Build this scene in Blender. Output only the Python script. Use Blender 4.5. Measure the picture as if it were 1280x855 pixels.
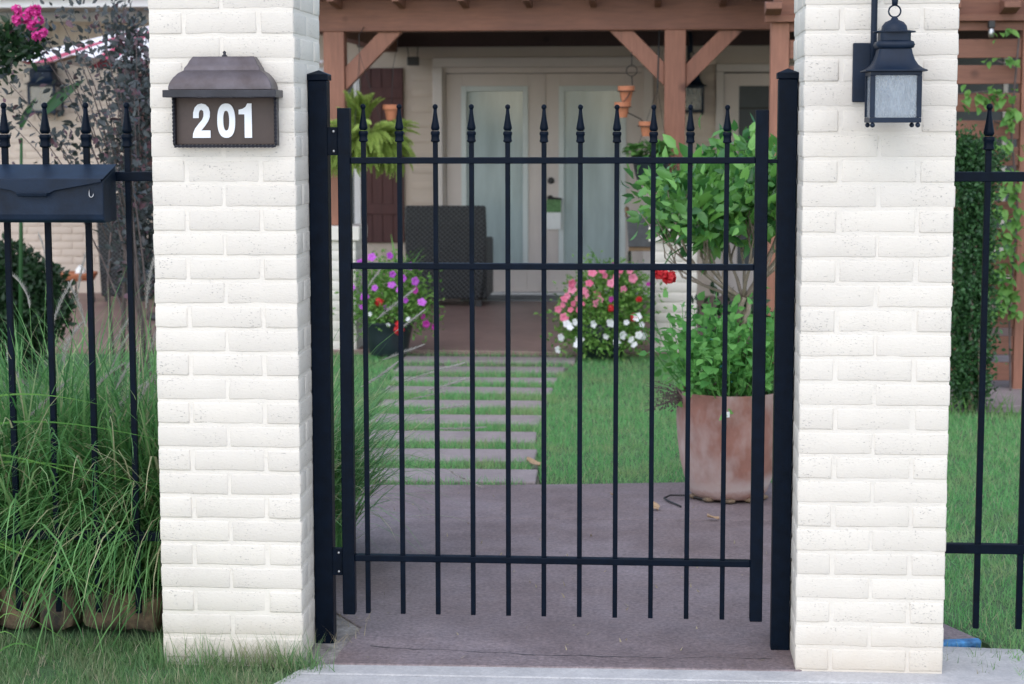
import bpy, math, random
import numpy as np
from mathutils import Vector, Matrix, Euler, noise
R = math.radians
for o in list(bpy.data.objects): bpy.data.objects.remove(o)
scene = bpy.context.scene
C = scene.collection
rnd = random.Random(7)

# ------------------------------------------------------------------ camera
cam_d = bpy.data.cameras.new('camera'); cam = bpy.data.objects.new('camera', cam_d); C.objects.link(cam)
cam_d.sensor_width = 36.0; cam_d.lens = 2354.65 / 1280 * 36; cam_d.clip_end = 400; cam_d.clip_start = 0.05
PI_, YA, RO = .1144, .0761, -.0017
fw = Vector((-math.sin(YA)*math.cos(PI_), math.cos(YA)*math.cos(PI_), -math.sin(PI_)))
rt = Vector((math.cos(YA), math.sin(YA), 0)); up = rt.cross(fw)
r2 = math.cos(RO)*rt + math.sin(RO)*up; u2 = math.cos(RO)*up - math.sin(RO)*rt
cam.matrix_world = Matrix(((r2.x, u2.x, -fw.x, .2022), (r2.y, u2.y, -fw.y, -5.1626), (r2.z, u2.z, -fw.z, 1.5096), (0, 0, 0, 1)))
cam_d.dof.use_dof = True; cam_d.dof.focus_distance = 5.28; cam_d.dof.aperture_fstop = 6.3
scene.camera = cam
# ------------------------------------------------------------------ sky, sun, exposure
SUN_EL, SUN_ROT = R(43), math.pi + .18
world = bpy.data.worlds.new('World'); scene.world = world; world.use_nodes = True
wn = world.node_tree; bg = wn.nodes['Background']
sky = wn.nodes.new('ShaderNodeTexSky'); sky.sky_type = 'NISHITA'; sky.sun_disc = False
sky.sun_elevation = SUN_EL; sky.sun_rotation = SUN_ROT; sky.air_density = 1.0; sky.dust_density = .8; sky.ozone_density = 1.0
wn.links.new(sky.outputs[0], bg.inputs[0]); bg.inputs[1].default_value = .145
sd = bpy.data.lights.new('sun', 'SUN'); sd.energy = 1.25; sd.angle = R(170); sd.color = (1.0, .915, .80)
sun = bpy.data.objects.new('sun', sd); C.objects.link(sun)
sv = Vector((math.sin(SUN_ROT)*math.cos(SUN_EL), math.cos(SUN_ROT)*math.cos(SUN_EL), math.sin(SUN_EL)))
sun.rotation_euler = sv.to_track_quat('Z', 'Y').to_euler(); sun.location = sv*30
scene.view_settings.view_transform = 'Standard'; scene.view_settings.look = 'None'
scene.view_settings.gamma = 1; scene.view_settings.use_curve_mapping = False
scene.view_settings.exposure = 1.0
scene.render.engine = 'CYCLES'; scene.render.resolution_x = 1024; scene.render.resolution_y = 684
scene.cycles.use_denoising = True

# ------------------------------------------------------------------ materials
def nodes(name):
    m = bpy.data.materials.new(name); m.use_nodes = True
    nt = m.node_tree; return m, nt, nt.nodes['Principled BSDF']
def N(nt, t, **k):
    n = nt.nodes.new(t)
    for a, b in k.items():
        if hasattr(n, a): setattr(n, a, b)
        else: n.inputs[a].default_value = b
    return n
def c4(c): return (c[0], c[1], c[2], 1)
def noise_tex(nt, co, scale, detail=4, rough=.6, stretch=None):
    n = N(nt, 'ShaderNodeTexNoise', Scale=scale, Detail=detail, Roughness=rough)
    if stretch:
        mp = N(nt, 'ShaderNodeMapping'); mp.inputs['Scale'].default_value = stretch
        nt.links.new(co, mp.inputs[0]); nt.links.new(mp.outputs[0], n.inputs['Vector'])
    else: nt.links.new(co, n.inputs['Vector'])
    return n
def ramp(nt, fac, stops):
    r = N(nt, 'ShaderNodeValToRGB'); e = r.color_ramp.elements
    while len(e) < len(stops): e.new(.5)
    for i, (p, c) in enumerate(stops): e[i].position = p; e[i].color = c4(c)
    nt.links.new(fac, r.inputs[0]); return r
def mat(name, col, rough=.6, var=.15, scale=6, metal=0, bump=0, bscale=60, stretch=None, coord='Object', spec=.5, vivid=None, coat=0, detail=5):
    m, nt, b = nodes(name)
    tc = N(nt, 'ShaderNodeTexCoord'); co = tc.outputs[coord]
    oi = N(nt, 'ShaderNodeObjectInfo')
    add = N(nt, 'ShaderNodeVectorMath', operation='ADD'); sc = N(nt, 'ShaderNodeVectorMath', operation='SCALE'); sc.inputs['Scale'].default_value = 13.0
    cx = N(nt, 'ShaderNodeCombineXYZ'); nt.links.new(oi.outputs['Random'], cx.inputs[0]); nt.links.new(oi.outputs['Random'], cx.inputs[1])
    nt.links.new(cx.outputs[0], sc.inputs[0]); nt.links.new(co, add.inputs[0]); nt.links.new(sc.outputs[0], add.inputs[1])
    n1 = noise_tex(nt, add.outputs[0], scale, detail, .65, stretch)
    lo = tuple(max(0, x*(1-var)) for x in col); hi = tuple(min(1, x*(1+var)) for x in (vivid or col))
    rp = ramp(nt, n1.outputs[0], [(.3, lo), (.7, hi)])
    nt.links.new(rp.outputs[0], b.inputs['Base Color'])
    b.inputs['Roughness'].default_value = rough; b.inputs['Metallic'].default_value = metal
    b.inputs['Specular IOR Level'].default_value = spec; b.inputs['Coat Weight'].default_value = coat
    if bump:
        n2 = noise_tex(nt, add.outputs[0], bscale, 4, .6, stretch)
        bp = N(nt, 'ShaderNodeBump', Strength=bump, Distance=.004); nt.links.new(n2.outputs[0], bp.inputs['Height']); nt.links.new(bp.outputs[0], b.inputs['Normal'])
    return m
def leafmat(name, a, b_, c=None, trans=.25, rough=.5, spec=.35, patch=None):
    m, nt, b = nodes(name)
    oi = N(nt, 'ShaderNodeObjectInfo'); ge = N(nt, 'ShaderNodeNewGeometry')
    s = N(nt, 'ShaderNodeMath', operation='ADD'); nt.links.new(oi.outputs['Random'], s.inputs[0]); nt.links.new(ge.outputs['Random Per Island'], s.inputs[1])
    f = N(nt, 'ShaderNodeMath', operation='FRACT'); nt.links.new(s.outputs[0], f.inputs[0])
    stops = [(0, a), (.9, b_)] if c is None else [(0, a), (.82, b_), (.93, c)]
    rp = ramp(nt, f.outputs[0], stops)
    col = rp.outputs[0]
    if patch:   # drier patches of turf
        pn = noise_tex(nt, ge.outputs['Position'], 2.6, 4, .65); pr = ramp(nt, pn.outputs[0], [(.48, (0, 0, 0)), (.68, (.75, .75, .75))])
        pm = N(nt, 'ShaderNodeMix', data_type='RGBA'); nt.links.new(pr.outputs[0], pm.inputs[0]); nt.links.new(col, pm.inputs[6]); pm.inputs[7].default_value = c4(patch); col = pm.outputs[2]
    nt.links.new(col, b.inputs['Base Color']); b.inputs['Roughness'].default_value = rough; b.inputs['Specular IOR Level'].default_value = spec
    tr = N(nt, 'ShaderNodeBsdfTranslucent'); nt.links.new(col, tr.inputs[0])
    mx = N(nt, 'ShaderNodeMixShader'); mx.inputs[0].default_value = trans
    nt.links.new(b.outputs[0], mx.inputs[1]); nt.links.new(tr.outputs[0], mx.inputs[2])
    nt.links.new(mx.outputs[0], nt.nodes['Material Output'].inputs[0]); return m

def brick_paint(name, col, pit=.55, pitcol=(.30, .28, .26), bump=.5, dirt=None):
    """painted wire-cut brick: soft relief and small unpainted pits"""
    m, nt, b = nodes(name)
    ge = N(nt, 'ShaderNodeNewGeometry'); pos = ge.outputs['Position']
    n0 = noise_tex(nt, pos, 3.0, 4, .6)
    rp = ramp(nt, n0.outputs[0], [(.3, tuple(x*.93 for x in col)), (.7, col)])
    oi = N(nt, 'ShaderNodeObjectInfo'); vr = ramp(nt, oi.outputs['Random'], [(0, (.93, .93, .935)), (1, (1, 1, 1))])
    mv = N(nt, 'ShaderNodeMix', data_type='RGBA', blend_type='MULTIPLY'); mv.inputs[0].default_value = 1; nt.links.new(rp.outputs[0], mv.inputs[6]); nt.links.new(vr.outputs[0], mv.inputs[7])
    # pits: fine stretched noise, gated by a broad noise so that they gather on some bricks
    n1 = noise_tex(nt, pos, 150, 2, .5, (1, 1, 1.9)); n2 = noise_tex(nt, pos, 9, 3, .6)
    ad = N(nt, 'ShaderNodeMath', operation='MULTIPLY_ADD'); ad.inputs[1].default_value = .30; nt.links.new(n2.outputs[0], ad.inputs[0]); nt.links.new(n1.outputs[0], ad.inputs[2])
    pr = ramp(nt, ad.outputs[0], [(.812, (0, 0, 0)), (.852, (1, 1, 1))])
    pm = N(nt, 'ShaderNodeMath', operation='MULTIPLY'); pm.inputs[1].default_value = pit; nt.links.new(pr.outputs[0], pm.inputs[0])
    mx = N(nt, 'ShaderNodeMix', data_type='RGBA'); nt.links.new(pm.outputs[0], mx.inputs[0]); nt.links.new(mv.outputs[2], mx.inputs[6]); mx.inputs[7].default_value = c4(pitcol)
    last = mx.outputs[2]
    if dirt:   # rain splash near the soil
        sx = N(nt, 'ShaderNodeSeparateXYZ'); nt.links.new(pos, sx.inputs[0])
        n3 = noise_tex(nt, pos, 14, 4, .65)
        ma = N(nt, 'ShaderNodeMath', operation='MULTIPLY_ADD'); ma.inputs[1].default_value = .16; nt.links.new(n3.outputs[0], ma.inputs[0]); nt.links.new(sx.outputs[2], ma.inputs[2])
        dr = ramp(nt, ma.outputs[0], [(.08, (1, 1, 1)), (.22, (0, 0, 0))])
        dm = N(nt, 'ShaderNodeMath', operation='MULTIPLY'); dm.inputs[1].default_value = .5; nt.links.new(dr.outputs[0], dm.inputs[0])
        m2 = N(nt, 'ShaderNodeMix', data_type='RGBA'); nt.links.new(dm.outputs[0], m2.inputs[0]); nt.links.new(last, m2.inputs[6]); m2.inputs[7].default_value = c4(dirt); last = m2.outputs[2]
    nt.links.new(last, b.inputs['Base Color']); b.inputs['Roughness'].default_value = .75; b.inputs['Specular IOR Level'].default_value = .3
    n4 = noise_tex(nt, pos, 120, 4, .65, (1, 1, 1.8))
    sb = N(nt, 'ShaderNodeMath', operation='MULTIPLY_ADD'); sb.inputs[1].default_value = -1.2; nt.links.new(pr.outputs[0], sb.inputs[0]); nt.links.new(n4.outputs[0], sb.inputs[2])
    bp = N(nt, 'ShaderNodeBump', Strength=bump, Distance=.003); nt.links.new(sb.outputs[0], bp.inputs['Height']); nt.links.new(bp.outputs[0], b.inputs['Normal'])
    return m

def wood(name, col, axis):
    st = [9, 9, 9]; st[axis] = .7
    m, nt, b = nodes(name)
    ge = N(nt, 'ShaderNodeNewGeometry'); pos = ge.outputs['Position']
    n1 = noise_tex(nt, pos, 7, 6, .7, st); n2 = noise_tex(nt, pos, 2.2, 3, .5)
    st2 = [30, 30, 30]; st2[axis] = 1.5
    n3 = noise_tex(nt, pos, 4, 4, .7, st2)
    rp = ramp(nt, n1.outputs[0], [(.28, tuple(x*.72 for x in col)), (.72, tuple(x*1.15 for x in col))])
    r2_ = ramp(nt, n2.outputs[0], [(.3, (.78, .78, .82)), (.7, (1.0, 1.0, 1.0))])
    mx = N(nt, 'ShaderNodeMix', data_type='RGBA', blend_type='MULTIPLY'); mx.inputs[0].default_value = 1
    nt.links.new(rp.outputs[0], mx.inputs[6]); nt.links.new(r2_.outputs[0], mx.inputs[7])
    vo = N(nt, 'ShaderNodeTexVoronoi', Scale=3.1); nt.links.new(pos, vo.inputs['Vector'])     # knots
    kr = ramp(nt, vo.outputs['Distance'], [(.05, (.35, .3, .3)), (.12, (1, 1, 1))])
    m2 = N(nt, 'ShaderNodeMix', data_type='RGBA', blend_type='MULTIPLY'); m2.inputs[0].default_value = .8
    nt.links.new(mx.outputs[2], m2.inputs[6]); nt.links.new(kr.outputs[0], m2.inputs[7])
    nt.links.new(m2.outputs[2], b.inputs['Base Color']); b.inputs['Roughness'].default_value = .65
    bp = N(nt, 'ShaderNodeBump', Strength=.35, Distance=.004); nt.links.new(n3.outputs[0], bp.inputs['Height']); nt.links.new(bp.outputs[0], b.inputs['Normal'])
    return m

def concrete(name, col, stain, big=1.3, fine=90, rough=.8, speck=.25, bump=.35, mid=None):
    m, nt, b = nodes(name)
    ge = N(nt, 'ShaderNodeNewGeometry'); pos = ge.outputs['Position']
    n1 = noise_tex(nt, pos, big, 6, .65); n2 = noise_tex(nt, pos, fine, 4, .7); n3 = noise_tex(nt, pos, 9, 5, .7)
    rp = ramp(nt, n1.outputs[0], [(.30, stain), (.46, mid), (.66, col)] if mid else [(.32, stain), (.66, col)])
    r2_ = ramp(nt, n2.outputs[0], [(.3, (1-speck,)*3), (.7, (1+speck*.4,)*3)])
    r3 = ramp(nt, n3.outputs[0], [(.3, (.80, .80, .82)), (.7, (1.08, 1.07, 1.06))])
    mx = N(nt, 'ShaderNodeMix', data_type='RGBA', blend_type='MULTIPLY'); mx.inputs[0].default_value = 1
    nt.links.new(rp.outputs[0], mx.inputs[6]); nt.links.new(r2_.outputs[0], mx.inputs[7])
    m2 = N(nt, 'ShaderNodeMix', data_type='RGBA', blend_type='MULTIPLY'); m2.inputs[0].default_value = 1
    nt.links.new(mx.outputs[2], m2.inputs[6]); nt.links.new(r3.outputs[0], m2.inputs[7])
    nt.links.new(m2.outputs[2], b.inputs['Base Color']); b.inputs['Roughness'].default_value = rough
    bp = N(nt, 'ShaderNodeBump', Strength=bump, Distance=.003); nt.links.new(n2.outputs[0], bp.inputs['Height']); nt.links.new(bp.outputs[0], b.inputs['Normal'])
    return m

M = {}
M['paint'] = brick_paint('white_brick_paint', (.715, .660, .578), pit=.6, dirt=(.56, .48, .39), bump=.55)
M['paintjoint'] = brick_paint('white_joint_paint', (.745, .69, .605), pit=.1, dirt=(.56, .49, .41), bump=.5)
M['pierpaint'] = brick_paint('pier_paint', (.76, .71, .64), pit=.3, bump=.3)
M['beige'] = brick_paint('beige_brick_paint', (.60, .505, .425), pit=.25, bump=.3)
M['iron'] = mat('black_iron', (.0012, .0045, .0115), .42, .3, 30, bump=.1, bscale=180, spec=.09)
M['mailbox'] = mat('mailbox_enamel', (.006, .014, .030), .5, .5, 9, bump=.1, bscale=120, spec=.22)
M['lantern'] = mat('lantern_enamel', (.005, .0135, .031), .5, .25, 14, bump=.06, bscale=90, spec=.28)
M['bronze'] = mat('aged_bronze', (.085, .064, .064), .42, .35, 10, metal=.4, bump=.1, bscale=120, vivid=(.085, .075, .085))
M['bronzedark'] = mat('dark_bronze', (.024, .024, .032), .4, .3, 14, metal=.4, bump=.1)
M['plate'] = mat('bronze_plate', (.068, .047, .040), .5, .25, 7, metal=.2, bump=.06)
M['digit'] = mat('reflective_white', (.82, .84, .86), .35, .02, 5)
M['woodx'] = wood('stained_wood_x', (.235, .098, .060), 0)
M['woody'] = wood('stained_wood_y', (.245, .108, .068), 1)
M['woodz'] = wood('stained_wood_z', (.32, .138, .086), 2)
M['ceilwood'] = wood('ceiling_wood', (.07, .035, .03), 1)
M['shutter'] = wood('shutter_wood', (.085, .028, .026), 2)
M['door'] = mat('taupe_door', (.60, .53, .49), .45, .04, 3, bump=.03)
M['trim'] = mat('greige_trim', (.62, .56, .52), .5, .05, 3)
M['glasstrim'] = mat('pale_glass_trim', (.60, .645, .63), .5, .05, 3)
M['whitetrim'] = mat('white_trim', (.72, .72, .72), .5, .05, 2)
M['soffit'] = mat('soffit_grey', (.42, .40, .38), .7, .05, 2)
M['shingle'] = mat('roof_shingle', (.10, .09, .085), .9, .3, 30, bump=.5)
M['landing'] = concrete('stained_concrete', (.31, .255, .265), (.155, .108, .102), 1.25, 75, .62, .5, .6, mid=(.235, .18, .178))
M['slab'] = concrete('step_concrete', (.34, .285, .28), (.27, .225, .22), 2.3, 110, .75, .22, .4)
M['patio'] = concrete('patio_concrete', (.32, .205, .175), (.22, .145, .125), 1.2, 80, .5, .22, .3)
M['apron'] = concrete('apron_concrete', (.56, .55, .54), (.47, .46, .45), 2.0, 120, .85, .2, .5)
M['mortar'] = concrete('rough_mortar', (.42, .39, .36), (.16, .14, .13), 12, 90, .9, .4, .9)
M['soil'] = concrete('soil', (.060, .052, .035), (.035, .045, .020), 5, 60, .95, .5, .9)
M['pathsoil'] = concrete('path_soil', (.17, .14, .12), (.10, .12, .06), 3, 60, .95, .5, .9)
M['turf'] = concrete('turf_thatch', (.10, .20, .08), (.07, .13, .05), 4, 90, .95, .5, .9)
M['stone'] = concrete('edging_stone', (.25, .17, .10), (.05, .042, .036), 11, 60, .85, .35, .9)
M['blue'] = mat('blue_paint', (.015, .10, .27), .55, .6, 22, bump=.6, bscale=70, vivid=(.05, .20, .42))
M['wicker_plain'] = mat('wicker_legs', (.02, .02, .022), .5)
M['terra_small'] = mat('small_terracotta', (.46, .17, .085), .75, .12, 12)
M['potdark'] = mat('dark_glazed_pot', (.018, .028, .034), .35, .3, 8)
M['teal'] = mat('teal_glaze', (.03, .16, .18), .3, .2, 6)
M['black'] = mat('black_plastic', (.012, .012, .013), .45)
M['wire'] = mat('hanger_wire', (.02, .02, .02), .5, metal=.5)
M['steel'] = mat('dull_steel', (.45, .45, .45), .35, metal=.9)
M['bark'] = mat('pale_bark', (.30, .24, .185), .85, .35, 25, bump=.8, bscale=60)
M['twig'] = mat('dark_twig', (.10, .075, .07), .85, .3, 20)
M['white'] = mat('umbrella_white', (.74, .72, .72), .8, .04, 3)
M['red'] = mat('umbrella_red', (.40, .05, .10), .8, .1, 3)
M['card_white'] = mat('card_white', (.82, .82, .80), .6, .05, 20)
M['card_green'] = mat('card_green', (.10, .22, .08), .6, .5, 40)
M['sling'] = mat('grey_sling', (.16, .17, .18), .8, .15, 20)
M['tanwood'] = mat('tan_wood', (.30, .19, .10), .6, .2, 12)
M['darkpane'] = mat('screen_door_mesh', (.055, .065, .072), .45, .12, 5)
M['dryleaf'] = leafmat('dry_leaf', (.36, .22, .13), (.48, .33, .2), trans=.1)
M['straw'] = leafmat('straw', (.42, .36, .24), (.30, .25, .16), trans=.1)
# foliage
M['lawn'] = leafmat('lawn_blades', (.115, .36, .11), (.23, .53, .185), (.46, .48, .27), trans=.4, patch=(.36, .44, .2))
M['frontlawn'] = leafmat('front_lawn_blades', (.10, .22, .085), (.19, .34, .13), (.46, .42, .29), trans=.4, patch=(.36, .31, .2))
M['fgrass'] = leafmat('fountain_grass_blades', (.055, .185, .055), (.24, .47, .165), (.54, .52, .31), trans=.4)
M['plume'] = leafmat('plume', (.48, .44, .40), (.66, .62, .58), trans=.3)
M['hib'] = leafmat('hibiscus_leaf', (.030, .13, .035), (.18, .41, .085), trans=.3, rough=.35, spec=.5)
M['mint'] = leafmat('mint_leaf', (.09, .29, .07), (.20, .48, .12), trans=.35)
M['fern'] = leafmat('fern_leaf', (.26, .38, .08), (.48, .58, .16), trans=.3)
M['ger'] = leafmat('geranium_leaf', (0.070, 0.196, 0.049), (0.168, 0.350, 0.091), trans=.25)
M['petleaf'] = leafmat('petunia_leaf', (.08, .22, .04), (.22, .40, .09), trans=.3)
M['box'] = leafmat('boxwood_leaf', (.014, .05, .018), (.055, .14, .045), trans=.15, rough=.4)
M['vine'] = leafmat('vine_leaf', (0.084, 0.224, 0.049), (0.182, 0.364, 0.084), trans=.28)
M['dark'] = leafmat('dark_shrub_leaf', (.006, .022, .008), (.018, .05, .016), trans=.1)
M['myrtle'] = leafmat('myrtle_leaf', (.035, .042, .042), (.085, .095, .098), (.12, .06, .075), trans=.15)
M['canna'] = leafmat('canna_leaf', (.018, .07, .02), (.03, .095, .03), trans=.2)
M['pink'] = leafmat('pink_bloom', (.62, .03, .27), (.75, .08, .38), trans=.2)
M['petpink'] = leafmat('petunia_pink', (.72, .13, .24), (.80, .26, .38), trans=.2)
M['petpurple'] = leafmat('petunia_purple', (.42, .06, .50), (.58, .14, .64), trans=.2)
M['petmag'] = leafmat('petunia_magenta', (.30, .015, .20), (.42, .03, .30), trans=.2)
M['petwhite'] = leafmat('petunia_white', (.80, .80, .80), (.88, .88, .88), trans=.2)
M['redbloom'] = leafmat('red_bloom', (.60, .02, .03), (.72, .05, .06), trans=.2)

def glass(name, col, rough, wavy, scale, stretch, trans):
    m, nt, b = nodes(name)
    ge = N(nt, 'ShaderNodeNewGeometry')
    n1 = noise_tex(nt, ge.outputs['Position'], scale, 4, .6, stretch)
    rp = ramp(nt, n1.outputs[0], [(.3, tuple(x*.82 for x in col)), (.7, tuple(min(1, x*1.12) for x in col))])
    nt.links.new(rp.outputs[0], b.inputs['Base Color']); b.inputs['Roughness'].default_value = rough
    b.inputs['Transmission Weight'].default_value = trans
    bp = N(nt, 'ShaderNodeBump', Strength=wavy, Distance=.003); nt.links.new(n1.outputs[0], bp.inputs['Height']); nt.links.new(bp.outputs[0], b.inputs['Normal'])
    return m
M['doorglass'] = glass('etched_door_glass', (.42, .50, .50), .12, .2, 3, (3, 1, .5), .0)
M['seeded'] = glass('seeded_glass', (.60, .67, .74), .2, 1.0, 60, (3, 3, .55), .7)

M['clear'] = glass('clear_lantern_glass', (.30, .33, .35), .1, .2, 20, (1, 1, .5), .6)
def wicker_mat():
    m, nt, b = nodes('woven_wicker')
    ge = N(nt, 'ShaderNodeNewGeometry'); sx = N(nt, 'ShaderNodeSeparateXYZ'); nt.links.new(ge.outputs['Position'], sx.inputs[0])
    # basket weave: rows of over-under bumps
    def sine(out, k, ph=None):
        a = N(nt, 'ShaderNodeMath', operation='MULTIPLY'); a.inputs[1].default_value = k; nt.links.new(out, a.inputs[0])
        last = a.outputs[0]
        if ph:
            q = N(nt, 'ShaderNodeMath', operation='ADD'); nt.links.new(last, q.inputs[0]); nt.links.new(ph, q.inputs[1]); last = q.outputs[0]
        s = N(nt, 'ShaderNodeMath', operation='SINE'); nt.links.new(last, s.inputs[0]); return s.outputs[0]
    fl = N(nt, 'ShaderNodeMath', operation='MULTIPLY'); fl.inputs[1].default_value = 1/.019; nt.links.new(sx.outputs[2], fl.inputs[0])
    f2 = N(nt, 'ShaderNodeMath', operation='FLOOR'); nt.links.new(fl.outputs[0], f2.inputs[0])
    ph = N(nt, 'ShaderNodeMath', operation='MULTIPLY'); ph.inputs[1].default_value = math.pi; nt.links.new(f2.outputs[0], ph.inputs[0])
    xy = N(nt, 'ShaderNodeMath', operation='ADD'); nt.links.new(sx.outputs[0], xy.inputs[0]); nt.links.new(sx.outputs[1], xy.inputs[1])
    s1 = sine(xy.outputs[0], math.pi/.021, ph.outputs[0])
    rp = ramp(nt, s1, [(0.0, (.012, .013, .015)), (.75, (.058, .062, .068))])
    nt.links.new(rp.outputs[0], b.inputs['Base Color']); b.inputs['Roughness'].default_value = .45
    bp = N(nt, 'ShaderNodeBump', Strength=.8, Distance=.008); nt.links.new(s1, bp.inputs['Height']); nt.links.new(bp.outputs[0], b.inputs['Normal'])
    return m
M['wicker'] = wicker_mat()

def terracotta_mat():
    m, nt, b = nodes('weathered_terracotta')
    ge = N(nt, 'ShaderNodeNewGeometry'); pos = ge.outputs['Position']
    sx = N(nt, 'ShaderNodeSeparateXYZ'); nt.links.new(pos, sx.inputs[0])
    n1 = noise_tex(nt, pos, 5, 6, .7); n2 = noise_tex(nt, pos, 2.6, 5, .65, (1, 1, .6)); n3 = noise_tex(nt, pos, 70, 4, .6)
    rp = ramp(nt, n1.outputs[0], [(.3, (.22, .10, .075)), (.7, (.35, .165, .125))])
    # lime bloom: a band near the base and pale patches on the side
    ma = N(nt, 'ShaderNodeMath', operation='MULTIPLY_ADD'); ma.inputs[1].default_value = .10; nt.links.new(n1.outputs[0], ma.inputs[0]); nt.links.new(sx.outputs[2], ma.inputs[2])
    br = ramp(nt, ma.outputs[0], [(.075, (0, 0, 0)), (.105, (.8, .8, .8)), (.13, (.6, .6, .6)), (.17, (0, 0, 0))])
    pr = ramp(nt, n2.outputs[0], [(.40, (0, 0, 0)), (.58, (.75, .75, .75))])
    ad = N(nt, 'ShaderNodeMath', operation='MAXIMUM'); nt.links.new(br.outputs[0], ad.inputs[0]); nt.links.new(pr.outputs[0], ad.inputs[1])
    mx = N(nt, 'ShaderNodeMix', data_type='RGBA'); nt.links.new(ad.outputs[0], mx.inputs[0]); nt.links.new(rp.outputs[0], mx.inputs[6]); mx.inputs[7].default_value = (.52, .43, .41, 1)
    nt.links.new(mx.outputs[2], b.inputs['Base Color']); b.inputs['Roughness'].default_value = .8
    bp = N(nt, 'ShaderNodeBump', Strength=.3, Distance=.003); nt.links.new(n3.outputs[0], bp.inputs['Height']); nt.links.new(bp.outputs[0], b.inputs['Normal'])
    return m
M['terra'] = terracotta_mat()

# ------------------------------------------------------------------ object helpers
def wl(o):
    v = Vector((0, 0, 0))
    while o is not None: v += o.location; o = o.parent
    return v
def thing(name, loc, label, cat, group=None):
    o = bpy.data.objects.new(name, None); C.objects.link(o); o.location = loc; o.empty_display_size = .1
    o['label'] = label; o['category'] = cat
    if group: o['group'] = group
    return o
def tag(o, label, cat, group=None):
    o['label'] = label; o['category'] = cat
    if group: o['group'] = group
    return o
class MB:
    def __init__(s): s.v = []; s.f = []
    def add(s, vs, fs):
        b = len(s.v); s.v += [tuple(v) for v in vs]; s.f += [tuple(i+b for i in f) for f in fs]; return s
    def box(s, x0, x1, y0, y1, z0, z1):
        return s.add([(x0,y0,z0),(x1,y0,z0),(x1,y1,z0),(x0,y1,z0),(x0,y0,z1),(x1,y0,z1),(x1,y1,z1),(x0,y1,z1)],
                     [(0,3,2,1),(4,5,6,7),(0,1,5,4),(1,2,6,5),(2,3,7,6),(3,0,4,7)])
    def hexa(s, p):  # 8 corners in box order
        return s.add(p, [(0,3,2,1),(4,5,6,7),(0,1,5,4),(1,2,6,5),(2,3,7,6),(3,0,4,7)])
    def prism(s, poly, axis, a, b):
        """extrude a 2D polygon along an axis (0 x,1 y,2 z); poly given in the other two coords in xyz order"""
        n = len(poly); vs = []
        for t in (a, b):
            for (p, q) in poly:
                vs.append({0:(t,p,q), 1:(p,t,q), 2:(p,q,t)}[axis])
        fs = [tuple(range(n))[::-1], tuple(range(n, 2*n))] + [(i, (i+1)%n, n+(i+1)%n, n+i) for i in range(n)]
        return s.add(vs, fs)
    def tube(s, pts, rad, n=8, closed=False):
        pts = [Vector(p) for p in pts]; m = len(pts)
        if not hasattr(rad, '__len__'): rad = [rad]*m
        prev = None; vs = []
        for i, p in enumerate(pts):
            t = (pts[(i+1) % m] - pts[i-1]) if closed else (pts[min(i+1, m-1)] - pts[max(i-1, 0)])
            t.normalize()
            if prev is None: prev = t.orthogonal().normalized()
            u = (prev - t*prev.dot(t)).normalized(); prev = u; w = t.cross(u)
            for k in range(n):
                a = 2*math.pi*k/n; vs.append(p + (u*math.cos(a) + w*math.sin(a))*rad[i])
        fs = []
        for i in range(m if closed else m-1):
            j = (i+1) % m
            for k in range(n): fs.append((i*n+k, i*n+(k+1)%n, j*n+(k+1)%n, j*n+k))
        if not closed: fs += [tuple(range(n))[::-1], tuple((m-1)*n+k for k in range(n))]
        return s.add(vs, fs)
    def lathe(s, prof, c, n=24, sq=None):
        """profile [(r,z)] about c; sq: rotate a 4-gon (square loft)"""
        vs = []; m = len(prof)
        for r, z in prof:
            for k in range(n):
                a = 2*math.pi*(k+.5)/n; rr = r
                if sq:  # superellipse square
                    ca, sa = math.cos(a), math.sin(a); rr = r / ((abs(ca)**sq + abs(sa)**sq)**(1/sq))
                vs.append((c[0]+rr*math.cos(a), c[1]+rr*math.sin(a), c[2]+z))
        fs = [tuple(range(n))[::-1], tuple((m-1)*n+k for k in range(n))]
        for i in range(m-1):
            for k in range(n): fs.append((i*n+k, i*n+(k+1)%n, (i+1)*n+(k+1)%n, (i+1)*n+k))
        return s.add(vs, fs)
    def ball(s, c, r, n=10):
        return s.lathe([(max(.0001, r*math.sin(math.pi*i/(n//2+2))), -r*math.cos(math.pi*i/(n//2+2))) for i in range(n//2+3)], c, n)
    def build(s, name, m, parent=None, smooth=False, bevel=0, kind=None, seg=2, auto=None):
        me = bpy.data.meshes.new(name); off = wl(parent) if parent else Vector((0, 0, 0))
        me.from_pydata([(v[0]-off.x, v[1]-off.y, v[2]-off.z) for v in s.v], [], s.f); me.validate(); me.update()
        me.materials.append(M[m] if isinstance(m, str) else m)
        o = bpy.data.objects.new(name, me); C.objects.link(o)
        if parent: o.parent = parent
        if smooth:
            me.polygons.foreach_set('use_smooth', [True]*len(me.polygons))
            if auto: 
                try: me.set_sharp_from_angle(angle=R(auto))
                except Exception: pass
        if bevel:
            bm = o.modifiers.new('bevel', 'BEVEL'); bm.width = bevel; bm.segments = seg; bm.limit_method = 'ANGLE'; bm.angle_limit = R(40)
        if kind: o['kind'] = kind
        return o
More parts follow.
